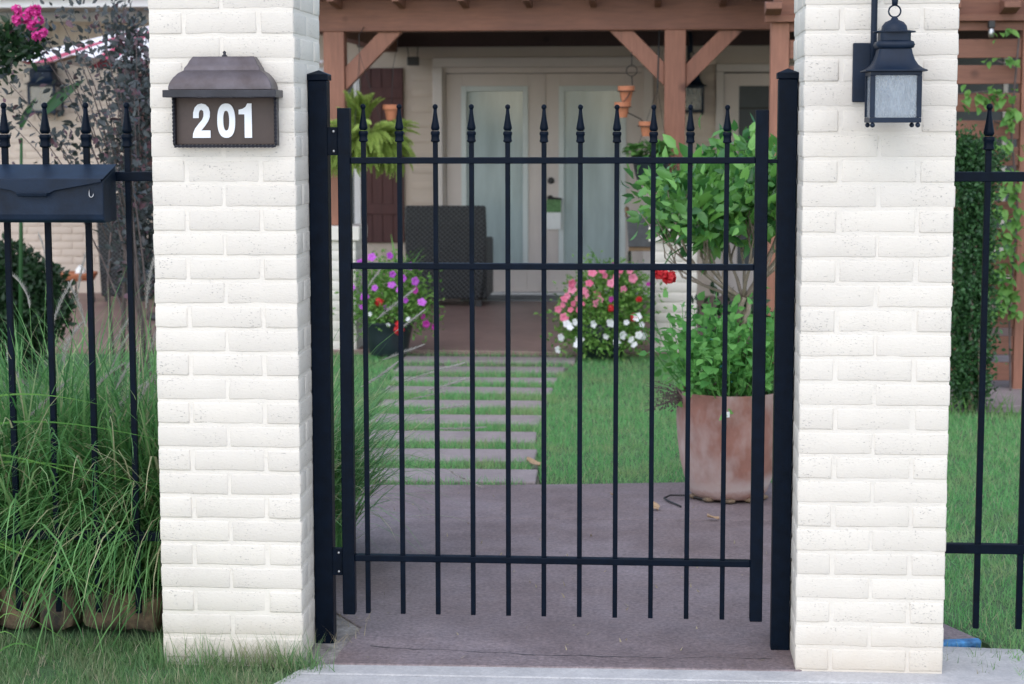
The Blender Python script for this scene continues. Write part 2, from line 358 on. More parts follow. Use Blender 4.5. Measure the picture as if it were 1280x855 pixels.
def npmesh(name, V, F, m, parent=None, kind=None, smooth=True):
    """V (n,3) world coords, F (k,3|4) faces"""
    off = np.array(wl(parent)) if parent else np.zeros(3)
    me = bpy.data.meshes.new(name); k = F.shape[1]
    me.vertices.add(len(V)); me.vertices.foreach_set('co', (V-off).astype(np.float32).ravel())
    me.loops.add(F.size); me.loops.foreach_set('vertex_index', F.astype(np.int32).ravel())
    me.polygons.add(len(F)); me.polygons.foreach_set('loop_start', np.arange(0, F.size, k, dtype=np.int32))
    try: me.polygons.foreach_set('loop_total', np.full(len(F), k, dtype=np.int32))
    except Exception: pass
    if smooth: me.polygons.foreach_set('use_smooth', np.ones(len(F), dtype=bool))
    me.update(calc_edges=True); me.validate(); me.materials.append(M[m])
    o = bpy.data.objects.new(name, me); C.objects.link(o)
    if parent: o.parent = parent
    if kind: o['kind'] = kind
    return o
def inst(name, mesh, parent, loc, rot=(0, 0, 0), scale=1):
    o = bpy.data.objects.new(name, mesh); C.objects.link(o); o.parent = parent
    o.location = Vector(loc) - wl(parent)
    if isinstance(rot, Matrix): o.rotation_euler = rot.to_euler()
    else: o.rotation_euler = rot
    o.scale = (scale,)*3 if not hasattr(scale, '__len__') else scale
    return o
def mesh_of(mb, name, m, smooth=True):
    me = bpy.data.meshes.new(name); me.from_pydata(mb.v, [], mb.f); me.update(); me.materials.append(M[m])
    if smooth: me.polygons.foreach_set('use_smooth', [True]*len(me.polygons))
    return me
def struct(o): o['kind'] = 'structure'; return o

# ------------------------------------------------------------------ bricks
def brick_mesh(name, L, H, D, m, seed, rad=.0050, wob=.0022, seg=(7, 3, 4)):
    """soft-edged, slightly crooked brick centred on its origin, long side on x"""
    import bmesh
    bm = bmesh.new(); r = random.Random(seed)
    nx, nz, ny = seg; idx = {}
    def vert(i, j, k):
        key = (i, j, k)
        if key not in idx:
            p = []
            for t, n, S in ((i, nx, L), (j, ny, D), (k, nz, H)):
                # first and last cell are the rounded rim
                if t == 0: q = -S/2
                elif t == n: q = S/2
                else: q = (-S/2+rad) + (S-2*rad)*(t-1)/max(1, n-2)
                p.append(q)
            v = Vector(p)
            ext = sum(1 for t, n in ((i, nx), (j, ny), (k, nz)) if t in (0, n))
            if ext >= 2:
                sh = rad*(.29 if ext == 2 else .42)
                v = Vector([q - math.copysign(sh, q) if t in (0, n) else q for q, t, n in ((v.x, i, nx), (v.y, j, ny), (v.z, k, nz))])
            nv = noise.noise_vector(v*22 + Vector((seed*7.3, seed*3.1, 0)))
            v += Vector((nv.x*wob, nv.y*wob*.7, nv.z*wob))
            idx[key] = bm.verts.new(v)
        return idx[key]
    for i in range(nx):
        for k in range(nz):
            for j, fl in ((0, False), (ny, True)):
                q = [vert(i, j, k), vert(i+1, j, k), vert(i+1, j, k+1), vert(i, j, k+1)]; bm.faces.new(q[::-1] if fl else q)
    for i in range(nx):
        for j in range(ny):
            for k, fl in ((0, True), (nz, False)):
                q = [vert(i, j, k), vert(i+1, j, k), vert(i+1, j+1, k), vert(i, j+1, k)]; bm.faces.new(q[::-1] if fl else q)
    for j in range(ny):
        for k in range(nz):
            for i, fl in ((0, True), (nx, False)):
                q = [vert(i, j, k), vert(i, j+1, k), vert(i, j+1, k+1), vert(i, j, k+1)]; bm.faces.new(q[::-1] if fl else q)
    me = bpy.data.meshes.new(name); bm.to_mesh(me); bm.free(); me.materials.append(M[m])
    me.polygons.foreach_set('use_smooth', [True]*len(me.polygons)); return me
CO = .0677; BL, BH, BD, JT = .1972, .0590, .0925, .0088
BR = [brick_mesh('brick', BL, BH, BD, 'paint', i) for i in range(9)]
def put_brick(parent, meshes, c, turned, r, jit=.0008, scale=(1, 1, 1)):
    fl = r.choice((0, math.pi))
    rot = (r.uniform(-.004, .004), r.uniform(-.006, .006), fl + (math.pi/2 if turned else 0) + r.uniform(-.005, .005))
    inst('brick', r.choice(meshes), parent, (c[0]+r.uniform(-jit, jit), c[1]+r.uniform(-jit, jit), c[2]), rot, scale)
def pillar(x0, x1, label, seed):
    r = random.Random(seed); w = x1-x0; cx = (x0+x1)/2; cy = w/2
    t = thing('brick_pillar', (cx, cy, 0), label, 'pillar')
    sx = w/(2*BL+JT)          # fit the unit to the shaft
    n = 32; d = .0017
    MB().box(x0+d, x1-d, d, w-d, -.05, n*CO).build('mortar_core', 'paintjoint', t)
    for k in range(n):
        z = k*CO + CO/2 - .003
        s = (sx*1.014, 1, 1.02)
        h = w/2; a = h - BD/2; b = (BL*sx+JT)/2
        for sgn in (-1, 1):
            if k % 2:   # two stretchers front and back, one between on each side
                for q in (-1, 1): put_brick(t, BR, (cx+q*b, cy+sgn*a, z), False, r, scale=s)
                put_brick(t, BR, (cx+sgn*a, cy, z), True, r, scale=s)
            else:
                for q in (-1, 1): put_brick(t, BR, (cx+sgn*a, cy+q*b, z), True, r, scale=s)
                put_brick(t, BR, (cx, cy+sgn*a, z), False, r, scale=s)
    MB().box(x0-.03, x1+.03, -.03, w+.03, n*CO+.002, n*CO+.07).build('capstone', 'paint', t, bevel=.008)
    return t
pillar(-1.194, -.790, 'white painted brick pillar carrying the bronze house number light', 3)
pillar(.599, 1.005, 'white painted brick pillar carrying the black hanging lantern', 4)

# ------------------------------------------------------------------ ground
def sheet(name, poly, z0, z1, m, bevel=0):
    return struct(MB().prism(poly, 2, z0, z1).build(name, m, bevel=bevel))
struct(MB().add([(-200,-200,-.03),(200,-200,-.03),(200,200,-.03),(-200,200,-.03)], [(0,1,2,3)]).build('ground', 'turf'))
LAND = [(-.775, -.028), (.612, -.004), (.985, .30), (1.155, .315), (1.02, .56), (.97, 2.0), (.95, 2.78), (-.05, 2.70), (-.4, 2.665), (-1.08, 2.62), (-.97, 1.5), (-.90, .75), (-.70, .33)]
sheet('gate_landing', [(-.70,-.028),(.612,-.004),(.985,.30),(1.165,.36),(1.01,.70),(.985,2.0),(-1.0,1.97),(-.93,1.2),(-.84,.62),(-.68,.36),(-.70,.1)], -.1, 0, 'landing', .004)
sheet('gate_landing', [(-1.0,1.976),(.985,2.006),(.95,2.78),(.45,2.79),(-.05,2.71),(-.4,2.665),(-1.08,2.62)], -.1, 0, 'landing', .004)
sheet('mortar_patch', [(-.79,-.03),(-.705,-.03),(-.68,.10),(-.64,.36),(-.80,.66),(-.84,.2)], -.1, -.006, 'mortar')
sheet('sidewalk', [(-.80,-.115),(-.765,-.035),(-.69,-.02),(-.60,.03),(.62,.06),(1.0,.29),(1.27,.27),(1.28,-.09)], -.16, -.004, 'apron', .004)
sheet('sidewalk', [(-.97,-.628),(-.802,-.121),(1.28,-.096),(1.30,-.628)], -.16, -.006, 'apron', .004)
sheet('street_pavement', [(-60,-60),(60,-60),(60,-.635),(-60,-.635)], -.2, -.020, 'apron')
# thin crack wandering across the landing
ck = MB(); x = -.62; y = .155; pts = []
while x < .56: pts.append((x, y)); x += rnd.uniform(.015, .04); y += rnd.uniform(-.010, .0085)
for (xa, ya), (xb, yb) in zip(pts, pts[1:]):
    w = rnd.uniform(.0006, .0019); ck.add([(xa, ya-w, .0012), (xb, yb-w, .0012), (xb, yb+w, .0012), (xa, ya+w, .0012)], [(0,1,2,3)])
land0 = bpy.data.objects['gate_landing']
ck.build('crack', 'black', land0)
# stepping slabs
EDG = [(2.72,3.0),(3.21,3.52),(3.73,4.03),(4.28,4.57),(4.83,5.09),(5.38,5.62),(5.84,6.05),(6.31,6.55),(6.82,7.06)]
for i, (a, b) in enumerate(EDG):
    xr = float(np.interp((a+b)/2, [2.74, 3.2, 3.7, 4.3, 5.4, 6.15, 7.1], [-.28, -.32, -.37, -.39, -.38, -.37, -.30])) + rnd.uniform(-.012, .012); xl = float(np.interp((a+b)/2, [2.7, 3.5, 5.1, 7.0], [-1.04, -1.17, -1.32, -1.46])) + rnd.uniform(-.02, .02)
    j = lambda: rnd.uniform(-.012, .012)
    o = MB().prism([(xl, a+j()), (xr, a+j()), (xr+j(), b+j()), (xl+j(), b+j())], 2, -.06, .004).build('stepping_slab', 'slab', bevel=.006); struct(o)
sheet('path_bed', [(-1.04, 2.66), (-.28, 2.69), (-.36, 3.7), (-.38, 6.0), (-.27, 7.28), (-1.47, 7.32), (-1.32, 5.1), (-1.16, 3.5)], -.1, -.013, 'pathsoil')
sheet('patio', [(-7, 7.30), (-1.2, 7.33), (-.25, 7.27), (3.6, 7.33), (3.6, 11.6), (-7, 11.6)], -.1, .012, 'patio', .006)
sheet('side_patio', [(1.55, 5.05), (3.6, 5.05), (3.6, 7.30), (1.55, 7.30)], -.1, .008, 'slab', .006)

def blades(name, m, P, L, W, lean, seed, parent=None, kind='stuff', seg=2, droop=.4):
    """P (n,3) roots -> grass blades as one mesh"""
    g = np.random.default_rng(seed); n = len(P)
    az = g.uniform(0, 2*np.pi, n); ln = L*g.uniform(.45, 1.15, n); th = np.abs(g.normal(0, lean, n))
    d = np.stack([np.cos(az), np.sin(az), np.zeros(n)], 1); wv = np.stack([-np.sin(az), np.cos(az), np.zeros(n)], 1)
    fa = g.uniform(0, np.pi, n); wv = wv*np.cos(fa)[:, None] + d*np.sin(fa)[:, None]
    wd = W*g.uniform(.6, 1.2, n)
    rows = []; p = P.copy()
    for s in range(seg+1):
        t = s/seg
        wk = wd*(1-t*.97)*.5
        rows.append(p - wv*wk[:, None]); rows.append(p + wv*wk[:, None])
        if s < seg:
            a = th + droop*(t+.5/seg)*g.uniform(.5, 1.5, n)
            p = p + (d*np.sin(a)[:, None] + np.array([0, 0, 1])*np.cos(a)[:, None])*(ln/seg)[:, None]
    V = np.stack(rows, 1).reshape(-1, 3); k = 2*(seg+1)
    base = (np.arange(n)*k)[:, None]
    F = np.concatenate([base + np.array([2*s, 2*s+1, 2*s+3, 2*s+2]) for s in range(seg)], 0)
    return npmesh(name, V, F, m, parent, kind)
def inpoly(P, poly):
    x, y = P[:, 0], P[:, 1]; c = np.zeros(len(P), bool); n = len(poly)
    for i in range(n):
        x0, y0 = poly[i]; x1, y1 = poly[i-1]
        k = ((y0 > y) != (y1 > y)) & (x < (x1-x0)*(y-y0)/((y1-y0) or 1e-9)+x0); c ^= k
    return c
def scatter(poly, dens, seed, z=0.0, excl=()):
    g = np.random.default_rng(seed); xs = [p[0] for p in poly]; ys = [p[1] for p in poly]
    n = int(dens*(max(xs)-min(xs))*(max(ys)-min(ys)))
    P = np.stack([g.uniform(min(xs), max(xs), n), g.uniform(min(ys), max(ys), n), np.full(n, z)], 1)
    k = inpoly(P, poly)
    for e in excl: k &= ~inpoly(P, e)
    return P[k]
LW1 = [(-.27, 2.70), (-.05, 2.74), (.45, 2.81), (.95, 2.80), (1.1, .8), (1.03, .70), (1.19, .36), (1.22, .1), (1.20, -.05), (1.9, -.10), (3.2, .2), (3.2, 4.6), (2.0, 4.85), (1.55, 5.0), (1.5, 7.2), (.6, 7.3), (-.20, 7.26), (-.30, 6.9), (-.38, 6.1), (-.40, 5.2), (-.40, 4.4), (-.36, 3.6), (-.30, 3.0)]
lawnb = sheet('lawn', LW1, -.1, -.016, 'turf')
P1 = scatter(LW1, 6500, 11, -.02)
far = P1[:, 1] > 5; keep = np.random.default_rng(1).uniform(size=len(P1)) < np.where(far, .75, 1)
o = blades('lawn_grass', 'lawn', P1[keep], .05, .0045, .6, 12); o['label'] = 'short mown green lawn beside the stepping slabs and right fence'; o['category'] = 'grass'
LW2 = [(-2.6, 2.4), (-1.02, 2.58), (-1.06, 2.8), (-1.19, 3.5), (-1.34, 5.1), (-1.48, 7.25), (-3.4, 7.25)]
sheet('lawn', LW2, -.1, -.016, 'turf')
P2 = scatter(LW2, 5000, 13, -.02)
o = blades('lawn_grass', 'lawn', P2, .05, .0045, .6, 14); o['label'] = 'green lawn strip along the left ends of the stepping slabs'; o['category'] = 'grass'
gaps = []
prev = 2.655
for a, b in EDG + [(7.29, 7.3)]:
    xl_ = float(np.interp(a, [2.7, 3.5, 5.1, 7.0], [-1.05, -1.18, -1.33, -1.46])); gaps.append([(xl_, prev+.008), (-.34, prev+.008), (-.34, a-.004), (xl_, a-.004)]); prev = b
P3 = np.concatenate([scatter(gp, 10000 if i < 7 else (6000, 3000, 1800)[i-7], 20+i, -.016) for i, gp in enumerate(gaps)])
o = blades('path_grass', 'lawn', P3, .058, .0045, .5, 15); o['label'] = 'narrow strips of grass growing between the stepping slabs'; o['category'] = 'grass'
LW3 = [(-2.6, -.62), (-.94, -.62), (-.745, -.06), (-.80, .02), (-1.19, .02), (-1.19, .22), (-2.6, .22)]
sheet('verge', LW3, -.1, -.022, 'turf')
P4 = scatter(LW3, 15000, 16, -.024)
pn = np.array([noise.noise(Vector((p[0]*7, p[1]*7, 0))) for p in P4])
P4 = P4[(pn > -.25) | (np.random.default_rng(3).uniform(size=len(P4)) < .35)]
o = blades('verge_grass', 'frontlawn', P4, .05, .0036, .5, 17); o['label'] = 'rough grass verge in front of the left pillar and fence'; o['category'] = 'grass'
tuf = np.concatenate([np.random.default_rng(50+i).normal((tx, ty, -.01), (.035, .02, 0), (n, 3)) for i, (tx, ty, n) in enumerate([(-.88,-.04,70),(-.93,-.05,50),(-1.05,-.04,50),(-.80,-.06,90),(-.75,-.07,60),(-1.15,-.05,40),(-1.21,.02,60),(-.99,-.03,24)])])
o = blades('verge_tufts', 'frontlawn', tuf, .11, .0036, .45, 18, seg=3); o['label'] = 'taller grass tufts against the foot of the number pillar'; o['category'] = 'grass'
P5 = scatter([(1.10, -.02), (1.22, .12), (1.2, .30), (1.05, .28), (1.02, .1)], 1500, 19, -.012)
o = blades('pavement_weeds', 'frontlawn', P5, .045, .003, .7, 21); o['label'] = 'sparse weeds on the concrete beside the lantern pillar'; o['category'] = 'grass'
grit = scatter([(-.65, 0), (.58, .02), (.95, .6), (.93, 2.7), (-.9, 2.5), (-.7, .5)], 34, 77, .001)
o = blades('landing_grit', 'straw', grit, .018, .006, 1.5, 78); o['label'] = 'pale flecks of plant litter scattered over the brown landing'; o['category'] = 'litter'
litter = scatter([(-.80, .05), (-.66, .1), (-.64, .45), (-.78, .5)], 1500, 60, .002)
o = blades('grass_litter', 'straw', litter, .06, .002, 1.4, 61); o['label'] = 'dry straw litter gathered at the gate hinge post'; o['category'] = 'litter'

# ------------------------------------------------------------------ iron: gate, posts, fences
def finial(mb_spear, mb_collar, x, y, ztop, s=1.0):
    """ball-tipped spear over a banded collar"""
    z = ztop
    mb_spear.ball((x, y, z-.0075*s), .0078*s, 10)
    mb_spear.lathe([(.0048*s, -.012*s), (.0058*s, -.026*s), (.0088*s, -.046*s), (.0122*s, -.063*s), (.0132*s, -.068*s), (.009*s, -.075*s)][::-1], (x, y, z), 8)
    mb_collar.lathe([(.0085*s, -.108*s), (.0122*s, -.105*s), (.0122*s, -.102*s), (.0108*s, -.099*s), (.0108*s, -.088*s), (.0126*s, -.085*s), (.0126*s, -.080*s), (.0105*s, -.076*s)], (x, y, z), 16, sq=6)
def make_picket(parent, x, y, z0, ztop, w, s):
    p = MB().box(x-w/2, x+w/2, y-w/2, y+w/2, z0, ztop-.100*s).build('picket', 'iron', parent, bevel=.0012)
    a, b = MB(), MB(); finial(a, b, x, y, ztop, s)
    f = a.build('spear', 'iron', p, smooth=True); b.build('collar', 'iron', p, smooth=True, auto=40)
GY = .205
gate = thing('garden_gate', (-.687, GY, .085), 'black wrought iron garden gate with spear topped pickets between the pillars', 'gate')
for k in range(11):
    x = -.632 + .1034*k; make_picket(gate, x, GY, .086, 1.5715 - .0005*k, .0138, 1.0)
for x, zt in ((-.687, 1.560), (.499, 1.552)): MB().box(x-.018, x+.018, GY-.018, GY+.018, .084, zt).build('stile', 'iron', gate, bevel=.0025)
for z0, z1 in ((1.402, 1.420), (1.100, 1.118), (.243, .262)): MB().box(-.669, .481, GY-.0135, GY+.0135, z0, z1).build('rail', 'iron', gate, bevel=.0025)
for zc in (1.466, .240):
    h = MB().box(-.735, -.705, GY-.012, GY+.010, zc-.040, zc+.040).build('hinge', 'iron', gate, bevel=.002)
    b = MB()
    for dz in (-.028, .028): b.ball((-.716, GY-.0125, zc+dz), .0042, 8)
    b.build('hinge_bolts', 'steel', h, smooth=True)
MB().box(.517, .548, GY-.004, GY+.006, 1.403, 1.414).build('latch_bar', 'iron', gate, bevel=.001)
for x, w, lb in ((-.762, .055, 'square black iron gate post beside the number pillar, carrying the hinges'), (.570, .053, 'square black iron latch post against the lantern pillar')):
    t = thing('gate_post', (x, .222, 0), lb, 'post')
    MB().box(x-w/2, x+w/2, .222-w/2, .222+w/2, -.05, 1.638).build('shaft', 'iron', t, bevel=.003)
    c = MB(); e = w/2+.004
    c.box(x-e, x+e, .222-e, .222+e, 1.6385, 1.655)
    c.add([(x-e, .222-e, 1.6552), (x+e, .222-e, 1.6552), (x+e, .222+e, 1.6552), (x-e, .222+e, 1.6552), (x, .222, 1.668)], [(0,1,4),(1,2,4),(2,3,4),(3,0,4)])
    c.build('cap', 'iron', t, bevel=.002)
def fence(xs, xa, xb, label, tall):
    t = thing('iron_fence', ((xa+xb)/2, .2, 0), label, 'fence')
    for x in xs: make_picket(t, x, .2, .075, tall, .0165, 1.2)
    for z0, z1 in ((1.352, 1.379), (.294, .322)): MB().box(xa, xb, .2-.012, .2+.012, z0, z1).build('rail', 'iron', t, bevel=.002)
fence([-1.318-.1208*k for k in range(9)], -2.40, -1.19, 'black iron picket fence carrying the mailbox, joining the number pillar', 1.578)
fence([1.126+.1205*k for k in range(9)], 1.0, 2.20, 'black iron picket fence on the lawn side of the lantern pillar', 1.568)

# ------------------------------------------------------------------ mailbox
mbx = thing('mailbox', (-1.548, .12, 1.236), 'black metal envelope shaped mailbox hung on the iron fence', 'mailbox')
XL, XR = -1.746, -1.350
body = MB(); cr = .018
prof = [(.186, 1.394), (.186, 1.238), (.075, 1.238), (.060, 1.246), (.055, 1.262), (.055, 1.357)]
body.prism(prof, 0, XL, XR); bo = body.build('body', 'mailbox', mbx, bevel=.004)
MB().hexa([(XL-.003, .044, 1.361), (XR+.003, .044, 1.361), (XR+.003, .187, 1.3985), (XL-.003, .187, 1.3985), (XL-.003, .044, 1.3635), (XR+.003, .044, 1.3635), (XR+.003, .187, 1.401), (XL-.003, .187, 1.401)]).build('lid', 'mailbox', mbx, bevel=.001)
fl = MB(); cx = -1.548
fl.prism([(XL+.002, 1.3625), (XL+.002, 1.354), (cx-.062, 1.330), (cx-.046, 1.322), (cx+.046, 1.322), (cx+.062, 1.330), (XR-.002, 1.354), (XR-.002, 1.3625)], 1, .0405, .0438)
flo = fl.build('lid_flap', 'mailbox', mbx, bevel=.001)
MB().hexa([(cx-.040, .030, 1.314), (cx+.040, .030, 1.314), (cx+.042, .0402, 1.3125), (cx-.042, .0402, 1.3125), (cx-.045, .026, 1.3225), (cx+.045, .026, 1.3225), (cx+.047, .0402, 1.3235), (cx-.047, .0402, 1.3235)]).build('pull_tab', 'mailbox', flo, bevel=.001)
hk = MB(); hx = -1.383
hk.tube([(hx-.006, .052, 1.335), (hx-.006, .050, 1.318)] + [(hx-.006*math.cos(a), .049, 1.318-.007*math.sin(a)) for a in (R(30), R(60), R(90), R(120), R(150))] + [(hx+.006, .050, 1.318), (hx+.006, .052, 1.322)], .0013, 6)
hk.build('lock_hasp', 'steel', bo, smooth=True)

# ------------------------------------------------------------------ house number light
ad = thing('address_light', (-.978, 0, 1.455), 'bronze hooded house number light reading 201 on the white pillar', 'house number')
ax0, ax1 = -1.124, -.834
bp_ = MB().box(ax0+.006, ax1-.006, -.016, .004, 1.459, 1.600).build('back_plate', 'plate', ad, bevel=.002)
for xx in (ax0+.0005, ax1-.0065): MB().box(xx, xx+.006, -.032, .003, 1.456, 1.598).build('side_plate', 'bronzedark', ad, bevel=.001)
MB().box(ax0+.0066, ax1-.0066, -.032, -.0165, 1.452, 1.458).build('bottom_plate', 'bronzedark', ad, bevel=.001)
def rope(p0, p1, r, n):
    mb = MB(); p0, p1 = Vector(p0), Vector(p1); d = (p1-p0); L = d.length; t = d.normalized(); u = t.orthogonal().normalized(); w = t.cross(u)
    for ph in (0, math.pi):
        m = n*6; mb.tube([p0 + t*L*i/m + (u*math.cos(ph+i/6*math.pi*2*.5) + w*math.sin(ph+i/6*math.pi*2*.5))*r*.5 for i in range(m+1)], r*.62, 6)
    return mb
rope((ax0+.004, -.034, 1.455), (ax1-.004, -.034, 1.455), .0042, 26).build('rope_trim', 'bronzedark', ad, smooth=True)
for xx in (ax0+.0035, ax1-.0035): rope((xx, -.034, 1.460), (xx, -.034, 1.585), .0040, 12).build('rope_trim', 'bronzedark', ad, smooth=True)
hood = MB(); cxh = -.978
hp = [(.1425, .090, 1.6075), (.142, .0895, 1.616), (.139, .087, 1.626), (.131, .080, 1.640), (.119, .070, 1.653), (.106, .060, 1.660), (.104, .058, 1.668), (.097, .052, 1.677), (.092, .047, 1.688), (.084, .040, 1.6985)]
vs = []; 
for hw, dp, z in hp:
    vs += [(cxh-hw, 0.0, z), (cxh-hw, -dp, z), (cxh+hw, -dp, z), (cxh+hw, 0.0, z)]
n = len(hp); fs = []
for i in range(n-1):
    for k in range(4): fs.append((i*4+k, i*4+(k+1)%4, (i+1)*4+(k+1)%4, (i+1)*4+k))
fs += [(3,2,1,0), tuple((n-1)*4+k for k in range(4))]
hood.add(vs, fs); ho = hood.build('hood', 'bronze', ad, smooth=True, auto=40, bevel=.0015)
MB().box(cxh-.1555, cxh+.1555, -.100, .003, 1.587, 1.607).build('hood_band', 'bronzedark', ad, bevel=.0015)
MB().lathe([(.008, 0), (.0075, .003), (.004, .006), (.0035, .008), (.005, .011), (.003, .0145), (.0004, .016)], (cxh, -.022, 1.6985), 12).build('finial', 'bronzedark', ad, smooth=True)
S_ = .000338; DX0, DZ0 = -1.1225 - 165*S_, 1.455 + 800*S_   # drawing units of the numerals
DZ0 = 1.452 + 800*S_
def dg(poly): return [(DX0 + x*S_, DZ0 - y*S_) for x, y in poly]
two = [(462,725),(315,725),(318,690),(335,650),(365,612),(395,578),(405,555),(408,530),(405,508),(390,497),(375,505),(368,525),(367,565),(320,565),(322,520),(335,480),(360,455),(390,447),(425,455),(450,480),(460,515),(458,555),(445,590),(420,625),(395,655),(385,665),(462,665)]
one = [(745,725),(805,725),(805,447),(770,447),(755,475),(730,490),(697,498),(697,535),(745,535)]
def digit_mesh(poly, nm):
    import bmesh
    bm = bmesh.new(); vv = [bm.verts.new((x, -.0195, z)) for x, z in dg(poly)]; f = bm.faces.new(vv)
    r = bmesh.ops.extrude_face_region(bm, geom=[f]); bmesh.ops.translate(bm, verts=[v for v in r['geom'] if isinstance(v, bmesh.types.BMVert)], vec=(0, .0032, 0))
    bmesh.ops.recalc_face_normals(bm, faces=bm.faces); bmesh.ops.triangulate(bm, faces=bm.faces)
    off = wl(ad)
    for v in bm.verts: v.co -= off
    me = bpy.data.meshes.new(nm); bm.to_mesh(me); bm.free(); me.materials.append(M['digit'])
    o = bpy.data.objects.new(nm, me); C.objects.link(o); o.parent = ad; return o
d2 = digit_mesh(two, 'numeral'); d1 = digit_mesh(one, 'numeral')
zz = MB(); K = 40; vs = []; fs = []
for yy in (-.0195, -.0163):
    for rx, rz in ((74, 139), (25, 80)):
        for k in range(K):
            a = 2*math.pi*k/K; e = .82
            q = (594 + rx*math.copysign(abs(math.cos(a))**e, math.cos(a)), 586 + rz*math.copysign(abs(math.sin(a))**e, math.sin(a)))
            X, Z = dg([q])[0]; vs.append((X, yy, Z))
for k in range(K):
    j = (k+1) % K
    fs += [(k, j, K+j, K+k), (2*K+j, 2*K+k, 3*K+k, 3*K+j), (j, k, 2*K+k, 2*K+j), (K+k, K+j, 3*K+j, 3*K+k)]
zz.add(vs, fs).build('numeral', 'digit', ad)
d2['label'] = 'white numeral 2'; d1['label'] = 'white numeral 1'; bpy.data.objects['numeral.002']['label'] = 'white numeral 0'

# ------------------------------------------------------------------ hanging lantern builder
def lantern(x, y, zb, s, label, wall, dx, cat='lantern', pane='seeded'):
    """x,y centre of the body, zb underside of the body, s size factor, wall: y of wall face, dx: arm offset"""
    t = thing('wall_lantern', (x, y, zb), label, cat)
    h = .066*s; H = .132*s
    p = .0125*s
    for sx in (-1, 1):
        for sy in (-1, 1):
            a, b = sorted((x+sx*h, x+sx*(h-p))); c, d = sorted((y+sy*h, y+sy*(h-p))); MB().box(a, b, c, d, zb+.0135*s, zb+H-.0105*s).build('corner_post', 'lantern', t, bevel=.001*s)
    MB().box(x-h, x+h, y-h, y+h, zb, zb+.013*s).build('base_tray', 'lantern', t, bevel=.0015*s)
    MB().box(x-h, x+h, y-h, y+h, zb+H-.010*s, zb+H).build('top_frame', 'lantern', t, bevel=.001*s)
    for (ux, uy) in ((0, -1), (0, 1), (-1, 0), (1, 0)):
        g = MB(); q = h - .006*s; w = h - p
        if ux == 0: g.box(x-w, x+w, y+uy*q-.001*s, y+uy*q+.001*s, zb+.013*s, zb+H-.010*s)
        else: g.box(x+ux*q-.001*s, x+ux*q+.001*s, y-w, y+w, zb+.013*s, zb+H-.010*s)
        g.build('glass_pane', pane, t)
    MB().lathe([(.013*s, .0132*s), (.013*s, .055*s), (.006*s, .060*s), (.010*s, .070*s), (.010*s, .082*s), (.003*s, .100*s)], (x, y, zb), 12).build('candle_bulb', 'card_white', t, smooth=True)
    z = zb+H+.0005
    roof = MB().lathe([(.0805*s, 0), (.0805*s, .003*s), (.069*s, .008*s), (.058*s, .017*s), (.050*s, .030*s), (.045*s, .045*s), (.042*s, .058*s)], (x, y, z), 48, sq=12).build('roof', 'lantern', t, smooth=True, auto=35)
    MB().lathe([(.041*s, .058*s), (.048*s, .061*s), (.0515*s, .069*s), (.048*s, .077*s), (.041*s, .080*s)], (x, y, z), 32, sq=5).build('collar', 'lantern', roof, smooth=True)
    MB().lathe([(.040*s, .080*s), (.040*s, .101*s)], (x, y, z), 32, sq=8).build('neck', 'lantern', roof, smooth=True, auto=35)
    MB().lathe([(.055*s, .1012*s), (.055*s, .1045*s), (.034*s, .107*s), (.032*s, .118*s), (.024*s, .128*s), (.010*s, .134*s), (.008*s, .139*s), (.005*s, .143*s)], (x, y, z), 32).build('cap', 'lantern', roof, smooth=True, auto=50)
    zr = z + .156*s; rr = .0155*s
    MB().tube([(x+rr*math.cos(a), y, zr+rr*math.sin(a)) for a in [2*math.pi*k/20 for k in range(20)]], .0022*s, 6, True).build('ring', 'lantern', t, smooth=True)
    for sx in (-1, 1):
        for sy in (-1, 1):
            MB().ball((x+sx*(h-.008*s), y+sy*(h-.008*s), zb-.0062*s), .0066*s, 10).build('foot', 'lantern', t, smooth=True)
    px = x - dx
    MB().box(px-.052*s, px+.052*s, wall-.016*s, wall-.0005, zb+.055*s, zb+.212*s).build('wall_plate', 'lantern', t, bevel=.003*s)
    arm = []
    yt = wall - .020*s
    arm.append((px, yt, zb+.14*s)); arm.append((px, yt-.012*s, zb+.22*s))
    top = zb + .40*s
    for i in range(13):
        a = math.pi*i/12; cy_ = (yt-.012*s + y)/2; ry = abs(y-(yt-.012*s))/2
        arm.append((px + (x-px)*i/12, cy_ + ry*math.cos(a), zb+.33*s + .07*s*math.sin(a)))
    arm.append((x, y, zr+rr+.012*s)); arm.append((x, y, zr+rr+.001*s))
    MB().tube(arm, [.0085*s]*(len(arm)-2)+[.0085*s, .0075*s], 8).build('scroll_arm', 'lantern', t, smooth=True)
    return t
lantern(.820, -.125, 1.5155, 1.0, 'black hanging carriage lantern with seeded glass on the white pillar', 0, .042)

